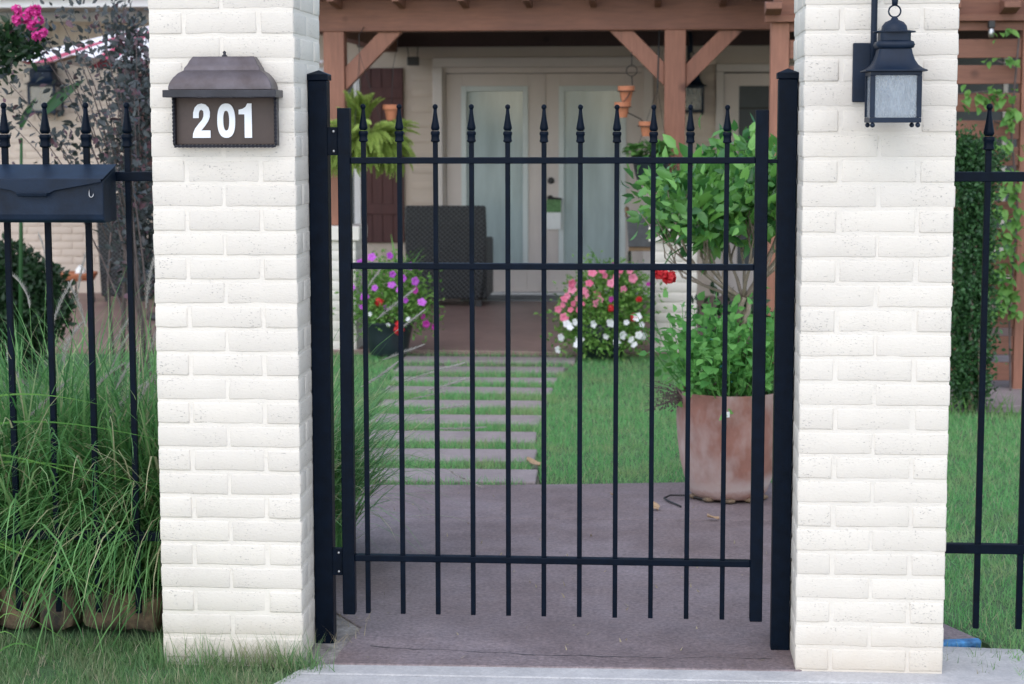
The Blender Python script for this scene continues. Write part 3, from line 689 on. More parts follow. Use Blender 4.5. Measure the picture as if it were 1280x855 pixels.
# ------------------------------------------------------------------ edging stones, blue board, litter
def rock(name, c, d, seed, m, parent=None, n=3):
    import bmesh
    bm = bmesh.new(); bmesh.ops.create_cube(bm, size=1); bmesh.ops.subdivide_edges(bm, edges=bm.edges, cuts=n, use_grid_fill=True)
    for v in bm.verts:
        p = v.co.copy(); q = p.normalized()*.5; p = p.lerp(q, .14)
        p += noise.noise_vector(p*2.0 + Vector((seed*9.1, 0, 0)))*.20 + noise.noise_vector(p*6 + Vector((seed*5.1, 0, 0)))*.05
        v.co = Vector((p.x*d[0], p.y*d[1], p.z*d[2]))
    me = bpy.data.meshes.new(name); bm.to_mesh(me); bm.free(); me.materials.append(M[m]); me.polygons.foreach_set('use_smooth', [True]*len(me.polygons))
    o = bpy.data.objects.new(name, me); C.objects.link(o); o.location = c; return o
for i, (x, w, h) in enumerate([(-1.86, .13, .12), (-1.735, .11, .105), (-1.60, .135, .125), (-1.475, .125, .12), (-1.35, .125, .11), (-1.235, .11, .10)]):
    tag(rock('edging_stone', (x+rnd.uniform(-.01, .01), .37 + .02*(i % 2), h*.38), (w*rnd.uniform(.8, .98), .12, h*rnd.uniform(.9, 1.15)), i+1, 'stone'), 'rough brown edging stone under the ornamental grass by the fence', 'stone', 'edging stones along the grass bed')
tag(MB().hexa([(.985,.270,-.030),(1.165,.310,-.030),(1.161,.344,-.030),(.980,.305,-.030),(.985,.270,.008),(1.165,.310,.008),(1.161,.344,.008),(.980,.305,.008)]).build('painted_board', 'blue', bevel=.006), 'short weathered board with blue paint beside the lantern pillar', 'board')
def crumpled_leaf(x, y, a, s, label):
    mb = MB(); n = 7
    for j in range(n+1):
        t = j/n; w = math.sin(math.pi*min(1, t*.95+.03))*.38
        for k in (-1, -.4, .4, 1): mb.v.append((k*w*s, (t-.5)*s, s*(.10 + .26*abs(k)*(1 if k > 0 else .5) + .15*t*t + .05*math.sin(5*t+3*k))))
    for j in range(n):
        for k in range(3): mb.f.append((j*4+k, j*4+k+1, j*4+5+k, j*4+4+k))
    o = mb.build('fallen_leaf', 'dryleaf', smooth=True); o.location = (x, y, .001); o.rotation_euler = (.1, .1, a); tag(o, label, 'leaf')
crumpled_leaf(.205, 2.17, .6, .055, 'pale curled dry leaf on the brown landing near the clay pot')
crumpled_leaf(.43, 1.98, 1.9, .05, 'reddish dry leaf lying on the landing in front of the clay pot')
crumpled_leaf(-.335, 3.09, 1.2, .07, 'pinkish dry leaf on the first stepping slab')
crumpled_leaf(.04, 2.42, 2.6, .04, 'small brown leaf on the landing near the lawn edge')
dw = MB(); dw.tube([(.40, 2.36, .01), (.34, 2.42, .012), (.27, 2.42, .012), (.245, 2.37, .01), (.26, 2.32, .008), (.30, 2.25, .006), (.31, 2.22, .006)], .004, 6)
tag(dw.build('drip_tube', 'black', smooth=True), 'thin black irrigation tube looping out from the clay pot', 'tube')

# ------------------------------------------------------------------ house
house = thing('house', (-1, 11.6, 0), 'beige painted brick house with french doors behind the porch', 'house')
WY = 11.5
def holed_wall(x0, x1, z0, z1, holes, y0, y1):
    """wall slab with rectangular openings, as butted boxes"""
    mb = MB(); xs = sorted(set([x0, x1] + [h[0] for h in holes] + [h[1] for h in holes]))
    for a, b in zip(xs, xs[1:]):
        hz = sorted([(h[2], h[3]) for h in holes if h[0] <= a+1e-6 and h[1] >= b-1e-6]); z = z0
        for c, d in hz:
            if c > z+1e-6: mb.box(a, b, y0, y1, z, c)
            z = max(z, d)
        if z < z1: mb.box(a, b, y0, y1, z, z1)
    return mb
DO = (-1.765, .175, .0, 2.105); D2 = (.718, 1.75, .0, 2.04)
holed_wall(-8.0, 4.2, -.05, 3.0, [DO, D2], WY, WY+.25).build('wall', 'beige', house)
BRB = [brick_mesh('brick', BL, BH, .05, 'beige', 40+i, seg=(5, 3, 2)) for i in range(6)]
def wall_bricks(x0, x1, z0, z1, seed):
    r = random.Random(seed); pitch = BL+JT; k0 = int(round(z0/CO)); k1 = int(round(z1/CO))
    for k in range(k0, k1):
        x = math.floor(x0/pitch)*pitch + (pitch/2 if k % 2 else 0)
        while x < x1+pitch*.2:
            if x - BL/2 > x0-.03 and x + BL/2 < x1+.05: put_brick(house, BRB, (x, WY+.018, k*CO+CO/2), False, r)
            x += pitch
wall_bricks(-5.72, -4.30, .30, 2.20, 1)
wall_bricks(-2.02, -1.78, .05, 2.14, 2)
wall_bricks(.19, .70, .45, 2.10, 3)
r = random.Random(9)
for k in range(21): # soldier course under the eave
    o = inst('brick', r.choice(BRB), house, (-5.70+k*CO, WY+.018, 2.323), (0, math.pi/2, 0))
MB().box(-8, 4.2, WY-.03, WY+.002, 2.436, 2.52).build('frieze_board', 'whitetrim', house, bevel=.004)
MB().box(-8, 4.2, WY-.98, WY-.031, 2.52, 2.535).build('soffit', 'soffit', house)  # overhang made deeper to shade the wall below
MB().box(-8, -2.62, WY-1.005, WY-.981, 2.50, 2.66).build('fascia', 'whitetrim', house, bevel=.003)
MB().box(-8, -2.62, WY-1.10, WY-1.008, 2.575, 2.68).build('gutter', 'whitetrim', house, bevel=.012)
rf = MB().hexa([(-8.2, WY-1.13, 2.70), (4.4, WY-1.13, 2.70), (4.4, WY+4.5, 4.6), (-8.2, WY+4.5, 4.6), (-8.2, WY-1.13, 2.74), (4.4, WY-1.13, 2.74), (4.4, WY+4.5, 4.64), (-8.2, WY+4.5, 4.64)]).build('roof', 'shingle', house)
MB().box(DO[0]-.05, D2[1]+.05, WY+.26, WY+.30, -.05, 2.4).build('light_leak_backing', 'black', house)  # unseen black backing added to stop light leaking in around the doors
w2 = MB().box(2.35, 4.05, WY-.02, WY-.004, .45, 2.12).build('window', 'darkpane', house, bevel=.003)
f2_ = MB()
for a, b, c, d in ((2.29, 2.35, .39, 2.18), (4.05, 4.11, .39, 2.18), (2.35, 4.05, .39, .45), (2.35, 4.05, 2.12, 2.18), (3.18, 3.22, .45, 2.12)): f2_.box(a, b, WY-.035, WY-.021 if a == 3.18 else WY-.002, c, d)
f2_.build('window_frame', 'trim', w2, bevel=.003)
# french doors
fd = MB()
fd.box(DO[0], DO[0]+.085, WY-.025, WY+.12, 0, DO[3]-.085); fd.box(DO[1]-.085, DO[1], WY-.025, WY+.12, 0, DO[3]-.085); fd.box(DO[0], DO[1], WY-.025, WY+.12, DO[3]-.085, DO[3])
frame = fd.build('door_frame', 'trim', house, bevel=.006)
jb = MB(); jb.box(DO[0]+.0855, DO[0]+.105, WY+.04, WY+.16, .02, DO[3]-.086); jb.box(DO[1]-.105, DO[1]-.0855, WY+.04, WY+.16, .02, DO[3]-.086); jb.box(DO[0]+.1055, DO[1]-.1055, WY+.04, WY+.16, DO[3]-.135, DO[3]-.086)
jb.build('door_jamb', 'door', house, bevel=.003)
for i, (a, b) in enumerate(((-1.657, -.793), (-.789, .070))):
    zb, zt = .035, 1.965
    mid = (a+b)/2; gw = .285; g0, g1 = .245, 1.845
    dl = MB(); y0, y1 = WY+.075, WY+.12
    dl.box(a, mid-gw, y0, y1, zb, zt); dl.box(mid+gw, b, y0, y1, zb, zt); dl.box(mid-gw, mid+gw, y0, y1, zb, g0); dl.box(mid-gw, mid+gw, y0, y1, g1, zt)
    leaf = dl.build('door_leaf', 'door', house, bevel=.003)
    lf = MB(); e = .035
    lf.box(mid-gw-.012, mid-gw+e, y0-.014, y0-.001, g0-.012, g1+.012); lf.box(mid+gw-e, mid+gw+.012, y0-.014, y0-.001, g0-.012, g1+.012)
    lf.box(mid-gw+e, mid+gw-e, y0-.014, y0-.001, g0-.012, g0+e); lf.box(mid-gw+e, mid+gw-e, y0-.014, y0-.001, g1-e, g1+.012)
    lf.build('glass_frame', 'glasstrim', leaf, bevel=.003)
    MB().box(mid-gw+.001, mid+gw-.001, y0+.012, y0+.02, g0+.001, g1-.001).build('glass_pane', 'doorglass', leaf)
    if i == 1:
        h = MB(); h.lathe([(.030, 0), (.030, .008), (.020, .012)], (0, 0, 0), 20)
        h.v = [(-.725+v[0], y0-v[2], 1.024+v[1]) for v in h.v]; h.build('deadbolt', 'black', leaf, smooth=True)
        h = MB(); h.lathe([(.028, 0), (.028, .008), (.012, .012), (.012, .045)], (0, 0, 0), 16)
        h.v = [(-.730+v[0], y0-v[2], .868+v[1]) for v in h.v]
        h.tube([(-.735, y0-.045, .868), (-.68, y0-.046, .868), (-.625, y0-.043, .862)], [.011, .010, .008], 8); h.build('lever_handle', 'black', leaf, smooth=True)
    else:
        MB().box(b-.002, b+.018, y0-.012, y0-.001, zb, zt).build('astragal', 'door', leaf, bevel=.003)
MB().box(DO[0]+.02, DO[1]-.02, WY-.10, WY+.12, -.02, .034).build('threshold', 'whitetrim', house, bevel=.004)
MB().box(DO[0]+.3, DO[1]-.6, WY-.62, WY-.12, .012, .024).build('door_mat', 'sling')['label'] = 'grey flat mat laid in front of the french doors'
o = bpy.data.objects['door_mat']; o['category'] = 'door mat'
tg = thing('door_hanger', (-.70, WY+.05, .60), 'green and white card hanging from the french door handle', 'card')
MB().box(-.762, -.634, WY+.020, WY+.024, .745, .858).build('upper_panel', 'card_green', tg)
MB().box(-.762, -.634, WY+.020, WY+.024, .595, .744).build('lower_panel', 'card_white', tg)
# screen door on the right
f = MB(); f.box(D2[0], D2[0]+.07, WY-.025, WY+.12, 0, D2[3]-.07); f.box(D2[1]-.07, D2[1], WY-.025, WY+.12, 0, D2[3]-.07); f.box(D2[0], D2[1], WY-.025, WY+.12, D2[3]-.07, D2[3])
f.build('door_frame', 'trim', house, bevel=.006)
l2 = MB(); l2.box(D2[0]+.075, D2[0]+.205, WY+.06, WY+.10, .03, 1.96); l2.box(D2[1]-.205, D2[1]-.075, WY+.06, WY+.10, .03, 1.96); l2.box(D2[0]+.206, D2[1]-.206, WY+.06, WY+.10, 1.85, 1.96); l2.box(D2[0]+.206, D2[1]-.206, WY+.06, WY+.10, .03, .25)
s2 = l2.build('screen_door', 'door', house, bevel=.003)
MB().box(D2[0]+.204, D2[1]-.204, WY+.075, WY+.085, .251, 1.849).build('screen_mesh', 'darkpane', s2)
MB().box(D2[0]+.204, D2[1]-.204, WY+.068, WY+.0745, 1.65, 1.665).build('screen_bar', 'black', s2)
# shutters
def shutter(x0, x1, z0, z1):
    s = MB().box(x0, x1, WY-.035, WY-.010, z0, z1).build('shutter', 'shutter', house, bevel=.003)
    nb = max(2, int((x1-x0)/.09)); w = (x1-x0)/nb
    for k in range(nb): MB().box(x0+k*w+.003, x0+(k+1)*w-.003, WY-.044, WY-.0355, z0+.004, z1-.004).build('plank', 'shutter', s, bevel=.003)
    for z in (z0+.30, z1-.22): MB().box(x0+.004, x1-.004, WY-.060, WY-.0445, z-.045, z+.045).build('batten', 'shutter', s, bevel=.003)
shutter(-2.40, -2.025, .475, 2.015); shutter(-4.55, -4.20, .75, 1.98)
wn_ = MB(); wn_.box(-3.05, -2.46, WY-.02, WY-.004, .52, 1.98); wo = wn_.build('window', 'darkpane', house, bevel=.003)
wt = MB()
for a, b, c, d in ((-3.09, -3.03, .48, 2.02), (-2.47, -2.41, .48, 2.02), (-3.03, -2.47, .48, .54), (-3.03, -2.47, 1.96, 2.02), (-3.03, -2.47, 1.22, 1.27)): wt.box(a, b, WY-.035, WY-.021, c, d)
wt.build('window_frame', 'whitetrim', wo, bevel=.003)
lantern(-5.205, WY-.16, 1.625, 1.9, 'black carriage lantern on the beige house wall under the parasol', WY, .09, pane='clear')
lantern(.50, WY-.15, 1.62, 1.7, 'black carriage lantern on the house wall behind the porch post', WY, .02, pane='clear')

# ------------------------------------------------------------------ porch
porch = thing('porch', (0, 7.4, 0), 'brown stained timber porch with braced posts in front of the doors', 'porch')
MB().box(-2.18, 1.25, 7.40, 7.54, 2.132, 2.335).build('front_beam', 'woodx', porch, bevel=.006)
for xc in (-1.945, .323):
    MB().box(xc-.070, xc+.070, 7.402, 7.538, .845, 2.1315).build('post', 'woodz', porch, bevel=.005)
def brace(x0, z0, x1, z1, w=.125):
    d = Vector((x1-x0, 0, z1-z0)).normalized(); h = w/2/abs(d.z)
    # ends cut along the post (vertical) and the beam (horizontal)
    hz = w/abs(d.x); hx = w/abs(d.z)
    sgn = 1 if x1 > x0 else -1
    poly = [(x0, z0), (x0, z0+hz), (x1-sgn*hx, z1), (x1, z1)]
    MB().prism(poly, 1, 7.43, 7.51).build('brace', 'woodz', porch, bevel=.004)
brace(-1.873, 1.745, -1.487, 2.131, .11); brace(.252, 1.768, -.111, 2.131, .11); brace(.394, 1.756, .769, 2.131, .11)
for k in range(15):
    x = -1.90 + .4215*(k-1)
    MB().prism([(7.02, 2.305), (7.397, 2.280), (7.398, 2.337), (11.39, 2.337), (11.39, 2.472), (7.02, 2.472)], 0, x-.022, x+.022).build('rafter', 'woody', porch, bevel=.003)
for k in range(7):
    x = -1.90 + .4215*(k-1); MB().box(x+.0205, x+.401, 7.45, 7.49, 2.3355, 2.4725).build('light_stop_board', 'woodx', porch)  # boards added between the rafters to stop light passing over the beam
for k in range(31):
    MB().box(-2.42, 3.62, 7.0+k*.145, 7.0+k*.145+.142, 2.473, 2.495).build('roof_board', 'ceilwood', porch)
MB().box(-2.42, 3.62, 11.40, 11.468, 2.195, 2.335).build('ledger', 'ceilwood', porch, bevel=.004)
MB().box(-2.18, -2.06, 7.56, 11.39, 2.15, 2.30).build('side_beam', 'woody', porch, bevel=.004)
def pier(xc, label, seed):
    w = .292; y0 = 7.33; t = thing('brick_pier', (xc, y0+w/2, 0), label, 'pier'); r = random.Random(seed)
    me = [brick_mesh('brick', BL, BH, BD, 'pierpaint', 70+i+seed*5, seg=(5, 3, 3)) for i in range(3)]
    MB().box(xc-w/2+.004, xc+w/2-.004, y0+.004, y0+w-.004, 0, .744).build('mortar_core', 'pierpaint', t)
    cy = y0+w/2; a = w/2-BD/2; b = w/2-BL/2
    for k in range(11):
        z = k*CO+CO/2; s = 1 if k % 2 else -1
        put_brick(t, me, (xc-s*b, cy-a, z), False, r); put_brick(t, me, (xc+s*b, cy+a, z), False, r)
        put_brick(t, me, (xc+a, cy-s*b, z), True, r); put_brick(t, me, (xc-a, cy+s*b, z), True, r)
    MB().box(xc-w/2-.030, xc+w/2+.030, y0-.030, y0+w+.030, .746, .842).build('cap', 'pierpaint', t, bevel=.008)
pier(-1.945, 'low white brick pier under the porch post beside the fern', 1)
pier(.333, 'low white brick pier under the porch post beside the hibiscus', 2)
# floodlight box under the porch ceiling
fb = thing('porch_speaker', (-1.91, 11.3, 2.03), 'small black box speaker hanging under the porch roof', 'speaker')
MB().box(-1.96, -1.865, 11.25, 11.36, 2.03, 2.105).build('box', 'black', fb, bevel=.006)
for xa, xb in ((-1.95, -1.965), (-1.875, -1.87)): MB().tube([(xa, 11.3, 2.106), (xb, 11.3, 2.20)], .004, 6).build('bracket', 'black', fb)

# ------------------------------------------------------------------ slatted arbour on the right
arb = thing('slatted_arbour', (1.6, 5.7, 0), 'brown slatted privacy screen with rafters beyond the right lawn', 'arbour')
for xc in (.898, 2.30, 3.5): MB().box(xc-.052, xc+.052, 5.70, 5.80, 0, 2.085).build('post', 'woodz', arb, bevel=.004)
MB().box(.81, 3.7, 5.655, 5.698, 2.086, 2.122).build('front_rail', 'woodx', arb, bevel=.003)
MB().box(.86, 3.7, 5.70, 5.79, 2.0865, 2.30).build('top_beam', 'woodx', arb, bevel=.004)
MB().box(.951, 3.7, 5.705, 5.745, 2.035, 2.0845).build('lower_rail', 'woodx', arb, bevel=.003)
for k in range(9):
    x = .85 + .325*k; MB().box(x-.045, x+.045, 5.42, 7.2, 2.1235 if False else 2.302, 2.40).build('rafter', 'woody', arb, bevel=.004)
    MB().hexa([(x-.045, 5.50, 2.150), (x+.045, 5.50, 2.150), (x+.045, 5.654, 2.1235), (x-.045, 5.654, 2.1235), (x-.045, 5.50, 2.185), (x+.045, 5.50, 2.185), (x+.045, 5.654, 2.200), (x-.045, 5.654, 2.200)]).build('rafter_tail', 'woody', arb, bevel=.003)
for k in range(13):
    z1 = 1.992 - .1528*k; dz = rnd.uniform(-.004, .004)
    MB().box(.952, 2.246, 5.715, 5.737, z1-.105+dz, z1+dz).build('slat', 'woodx', arb, bevel=.003)
    MB().box(2.354, 3.446, 5.715, 5.737, z1-.105+dz, z1+dz).build('slat', 'woodx', arb, bevel=.003)
sl = thing('arbour_spotlight', (2.06, 5.62, 1.99), 'small black spotlight under the arbour rail', 'light')
MB().box(2.04, 2.075, 5.60, 5.65, 2.045, 2.085).build('bracket', 'black', sl, bevel=.003); MB().lathe([(.014, 0), (.017, .02), (.017, .045), (.012, .05)], (2.058, 5.62, 1.993), 14).build('lamp_head', 'steel', sl, smooth=True)

# ------------------------------------------------------------------ furniture
wc = thing('wicker_armchair', (-1.52, 10.55, .012), 'dark woven wicker armchair turned away, beside the french doors', 'chair')
x0, x1 = -1.862, -1.188; cx = (x0+x1)/2
def shell(prof, y0, y1, nm, mt):
    """back panel: rows of (z, half width, y shift)"""
    mb = MB(); vs = []
    for z, hw, dy in prof: vs += [(cx-hw, y0+dy, z), (cx+hw, y0+dy, z), (cx+hw, y1+dy, z), (cx-hw, y1+dy, z)]
    n = len(prof); fs = [(3,2,1,0), tuple((n-1)*4+k for k in range(4))]
    for i in range(n-1):
        for k in range(4): fs.append((i*4+k, i*4+(k+1)%4, (i+1)*4+(k+1)%4, (i+1)*4+k))
    return mb.add(vs, fs).build(nm, mt, wc, bevel=.02, seg=3)
shell([(.075, .285, .10), (.2, .308, .075), (.35, .328, .05), (.5, .338, .03), (.7, .337, .01), (.855, .333, 0)], 10.25, 10.33, 'backrest', 'wicker')
for s in (-1, 1):
    a, b = sorted((cx+s*.336, cx+s*.24))
    MB().hexa([(a, 10.38, .075), (b, 10.38, .075), (b, 10.98, .075), (a, 10.98, .075), (a, 10.335, .60), (b, 10.335, .60), (b, 11.0, .56), (a, 11.0, .56)]).build('arm', 'wicker', wc, bevel=.02, seg=3)
MB().box(cx-.235, cx+.235, 10.42, 10.97, .09, .32).build('seat', 'wicker', wc, bevel=.015)
MB().box(cx-.23, cx+.23, 10.42, 10.95, .322, .42).build('cushion', 'sling', wc, bevel=.03, seg=3)
for sx in (-1, 1):
    for y in (10.42, 10.92): MB().box(cx+sx*.26-.025, cx+sx*.26+.025, y-.025, y+.025, .012, .074).build('leg', 'wicker_plain', wc)
# second wicker chair at the left wall
wc2 = thing('wicker_chair', (-4.30, 10.6, .012), 'grey wicker high back chair beside the house shutter', 'chair')
MB().hexa([(-4.53, 10.60, .06), (-4.17, 10.60, .06), (-4.17, 10.66, .06), (-4.53, 10.66, .06), (-4.55, 10.55, .93), (-4.15, 10.55, .93), (-4.15, 10.61, .93), (-4.55, 10.61, .93)]).build('backrest', 'wicker', wc2, bevel=.015)
MB().box(-4.53, -4.17, 10.665, 11.1, .30, .42).build('seat', 'wicker', wc2, bevel=.015)
for x in (-4.50, -4.20):
    for y in (10.69, 11.07): MB().box(x-.02, x+.02, y-.02, y+.02, .012, .299).build('leg', 'wicker_plain', wc2)
# round clay saucer on a stand
ss = thing('saucer_stand', (-4.72, 10.6, .012), 'terracotta saucer on a dark stand by the house wall', 'planter')
MB().lathe([(.13, .20), (.16, .25), (.165, .27), (.15, .265), (.12, .235)], (-4.72, 10.6, 0), 24).build('saucer', 'terra_small', ss, smooth=True)
MB().lathe([(.05, .265-.028), (.045, .29), (.012, .33)], (-4.70, 10.6, 0), 10).build('white_ornament', 'card_white', ss, smooth=True)
for a in (0, 2.1, 4.2): MB().tube([(-4.72+.11*math.cos(a), 10.6+.11*math.sin(a), .205), (-4.72+.13*math.cos(a), 10.6+.13*math.sin(a), .012)], .01, 6).build('leg', 'wicker_plain', ss)
# bar chair at the right
bc = thing('patio_chair', (.10, 10.0, .012), 'grey sling patio chair with wooden arms by the french doors', 'chair')
MB().hexa([(-.012, 9.82, .55), (.33, 9.82, .55), (.33, 9.84, .55), (-.012, 9.84, .55), (-.028, 9.72, .80), (.35, 9.72, .80), (.35, 9.74, .80), (-.028, 9.74, .80)]).build('backrest', 'sling', bc, bevel=.006)
MB().box(-.03, .352, 9.712, 9.75, .803, .822).build('top_rail', 'card_white', bc, bevel=.004)
MB().box(-.01, .33, 9.85, 10.25, .515, .545).build('seat', 'tanwood', bc, bevel=.006)
for x in (-.005, .325):
    for y in (9.86, 10.24): MB().tube([(x, y, .514), (x, y, .012)], .011, 6).build('leg', 'black', bc)
    MB().tube([(x-.015, 9.73, .80), (x-.02, 9.70, .86), (x-.02, 9.86, .84)], .018, 8).build('arm', 'tanwood', bc, smooth=True)

# ------------------------------------------------------------------ parasol
um = thing('parasol', (-3.52, 9.3, .012), 'red and white striped parasol standing on the patio', 'umbrella')
ux, uy = -3.52, 9.3; nseg = 8; RU = 1.19; zt, zr = 2.31, 2.02
for k in range(nseg):
    a0, a1 = 2*math.pi*(k+.5)/nseg, 2*math.pi*(k+1.5)/nseg
    strips = {0: MB(), 1: MB()}; nr, nc = 6, 6
    def pt(u, t):
        a = a0+(a1-a0)*t; chord = math.cos(math.pi/nseg)/math.cos(a-(a0+a1)/2)
        rr = RU*u*chord; sag = -.045*math.sin(math.pi*t)*u
        return (ux+rr*math.cos(a), uy+rr*math.sin(a), zt+(zr-zt)*(u**1.12)+sag)
    for j in range(nc):
        m_ = strips[1 if j in ((1, 4) if k % 2 else (2, 3)) else 0]
        for i in range(nr):
            q = [pt(i/nr+1e-3, j/nc), pt((i+1)/nr, j/nc), pt((i+1)/nr, (j+1)/nc), pt(i/nr+1e-3, (j+1)/nc)]; m_.add(q, [(0, 1, 2, 3)])
    pa = strips[0].build('canopy_panel', 'white', um); strips[1].build('red_stripes', 'red', pa)
    MB().tube([(ux, uy, zt-.04), (ux+RU*.98*math.cos(a0), uy+RU*.98*math.sin(a0), zr-.006)], .008, 5).build('rib', 'tanwood', um)
MB().tube([(ux, uy, .06), (ux, uy, zt+.06)], .022, 10).build('pole', 'tanwood', um)
MB().lathe([(.25, .012), (.25, .05), (.05, .07), (.04, .12)], (ux, uy, 0), 24).build('base', 'wicker_plain', um, smooth=True)

# ------------------------------------------------------------------ plants: shared pieces
def leaf_mesh(name, L, W, m, fold=.25, curl=.25, seg=4, tip=1.0, wav=0):
    mb = MB(); 
    for j in range(seg+1):
        t = j/seg; w = W*(math.sin(math.pi*t**.8)**.85 if 0 < t < 1 else 0)*.5 + (.0008 if j in (0, seg) else 0)
        z = -curl*L*t*t + .02*L*math.sin(t*3)
        mb.v += [(-w, t*L, z + fold*w + wav*math.sin(9*t)*w), (0, t*L, z), (w, t*L, z + fold*w - wav*math.sin(9*t)*w)]
    for j in range(seg):
        for k in range(2): mb.f.append((j*3+k, j*3+k+1, j*3+k+4, j*3+k+3))
    return mesh_of(mb, name, m)
def look(d, up_=Vector((0, 0, 1)), roll=0):
    """rotation taking +Y to d with leaf face up"""
    d = Vector(d).normalized(); x = d.cross(up_)
    if x.length < 1e-3: x = Vector((1, 0, 0))
    x.normalize(); z = x.cross(d); m = Matrix((x, d, z)).transposed()
    return m @ Matrix.Rotation(roll, 3, 'Y')
def cloud(name, m, parent, C_, n, size, spread, seed, kind='stuff', aspect=.5, upb=.3, shell_=0):
    """n small folded leaves around centres C_ (rows x,y,z,weight)"""
    g = np.random.default_rng(seed); C_ = np.array(C_, float)
    w = C_[:, 3] if C_.shape[1] > 3 else np.ones(len(C_)); idx = g.choice(len(C_), n, p=w/w.sum())
    off = g.normal(0, 1, (n, 3))
    if shell_: off /= np.linalg.norm(off, axis=1, keepdims=True); off *= g.uniform(shell_, 1.0, (n, 1))
    P = C_[idx, :3] + off*np.array(spread)
    d = g.normal(0, 1, (n, 3)); d[:, 2] += upb; d += off*.5; d /= np.linalg.norm(d, axis=1, keepdims=True)
    r = g.normal(0, 1, (n, 3)); r[:, 2] *= .5; s = np.cross(d, r); s /= np.linalg.norm(s, axis=1, keepdims=True); u = np.cross(s, d)
    L = size*g.uniform(.6, 1.25, n)[:, None]; W = L*aspect*.5
    m1, m2, tp_ = P+d*L*.28, P+d*L*.62-u*L*.03, P+d*L-u*L*g.uniform(.02, .22, (n, 1))
    V = np.stack([P, m1+s*W*.92+u*W*.35, m1, m1-s*W*.92+u*W*.35, m2+s*W*.82+u*W*.3, m2, m2-s*W*.82+u*W*.3, tp_], 1).reshape(-1, 3)
    b = (np.arange(n)*8)[:, None]
    F = np.concatenate([b+np.array(q) for q in ([0,1,2],[0,2,3],[1,4,5],[1,5,2],[2,5,6],[2,6,3],[4,7,5],[5,7,6])], 0)
    return npmesh(name, V, F, m, parent, kind, smooth=True)

# ------------------------------------------------------------------ fountain grass
def arching(n, base, rad, Lr, th0, bend, seed, wd, azr=(0, 2*math.pi), seg=8):
    g = np.random.default_rng(seed)
    az = g.uniform(azr[0], azr[1], n); rr = rad*np.sqrt(g.uniform(0, 1, n)); a2 = g.uniform(0, 2*np.pi, n)
    P = np.stack([base[0]+rr*np.cos(a2), base[1]+rr*np.sin(a2), np.full(n, base[2])], 1)
    L = g.uniform(Lr[0], Lr[1], n); th = np.abs(g.normal(th0[0], th0[1], n)); bd = g.uniform(bend[0], bend[1], n)
    d = np.stack([np.cos(az), np.sin(az), np.zeros(n)], 1); wv = np.stack([-np.sin(az), np.cos(az), np.zeros(n)], 1)
    tw = g.uniform(-.6, .6, n); W = wd*g.uniform(.6, 1.25, n)
    rows = []; p = P.copy(); ctr = []
    for s in range(seg+1):
        t = s/seg; wk = W*.5*min(1, (1-t)*2.2+.03)
        rows += [p-wv*wk[:, None], p+wv*wk[:, None]]; ctr.append(p.copy())
        a = np.minimum(th + bd*(t+.5/seg)**1.6, 2.9)
        p = p + (d*np.sin(a)[:, None] + wv*(tw*.25*t)[:, None] + np.array([0, 0, 1.])*np.cos(a)[:, None])*(L/seg)[:, None]
        p[:, 2] = np.maximum(p[:, 2], .01)
    V = np.stack(rows, 1); k = 2*(seg+1)
    ok = np.ones(n, bool)
    for x0, x1, y0, y1 in ((-1.215, -.70, -.40, .45), (-.80, .6, .15, .27)):
        ok &= ~((V[:, :, 0] > x0) & (V[:, :, 0] < x1) & (V[:, :, 1] > y0) & (V[:, :, 1] < y1)).any(1)
    V = V[ok]; n = len(V); V = V.reshape(-1, 3); b = (np.arange(n)*k)[:, None]
    F = np.concatenate([b+np.array([2*s, 2*s+1, 2*s+3, 2*s+2]) for s in range(seg)], 0)
    return V, F, ctr
def plume_mesh(seed, L=.15):
    g = random.Random(seed); mb = MB(); bend = .05 + .03*g.random()
    ax = lambda t: Vector((bend*t*t, 0, t*L*(1-.08*t)))
    for i in range(330):
        t = g.random(); a = g.uniform(0, 6.28); r = .0125*math.sin(math.pi*min(1, t*.9+.1))**.6*g.uniform(.6, 1.2)
        b = ax(t); e = b + Vector((math.cos(a)*r, math.sin(a)*r, .011)); s = Vector((-math.sin(a), math.cos(a), 0))*.0009
        k = len(mb.v); mb.v += [tuple(b-s), tuple(b+s), tuple(e)]; mb.f.append((k, k+1, k+2))
    mb.tube([ax(-.03), ax(.3), ax(.65), ax(1)], [.0016, .0014, .001, .0006], 4)
    return mesh_of(mb, 'plume', 'plume', False)
PLM = [plume_mesh(i) for i in range(4)]
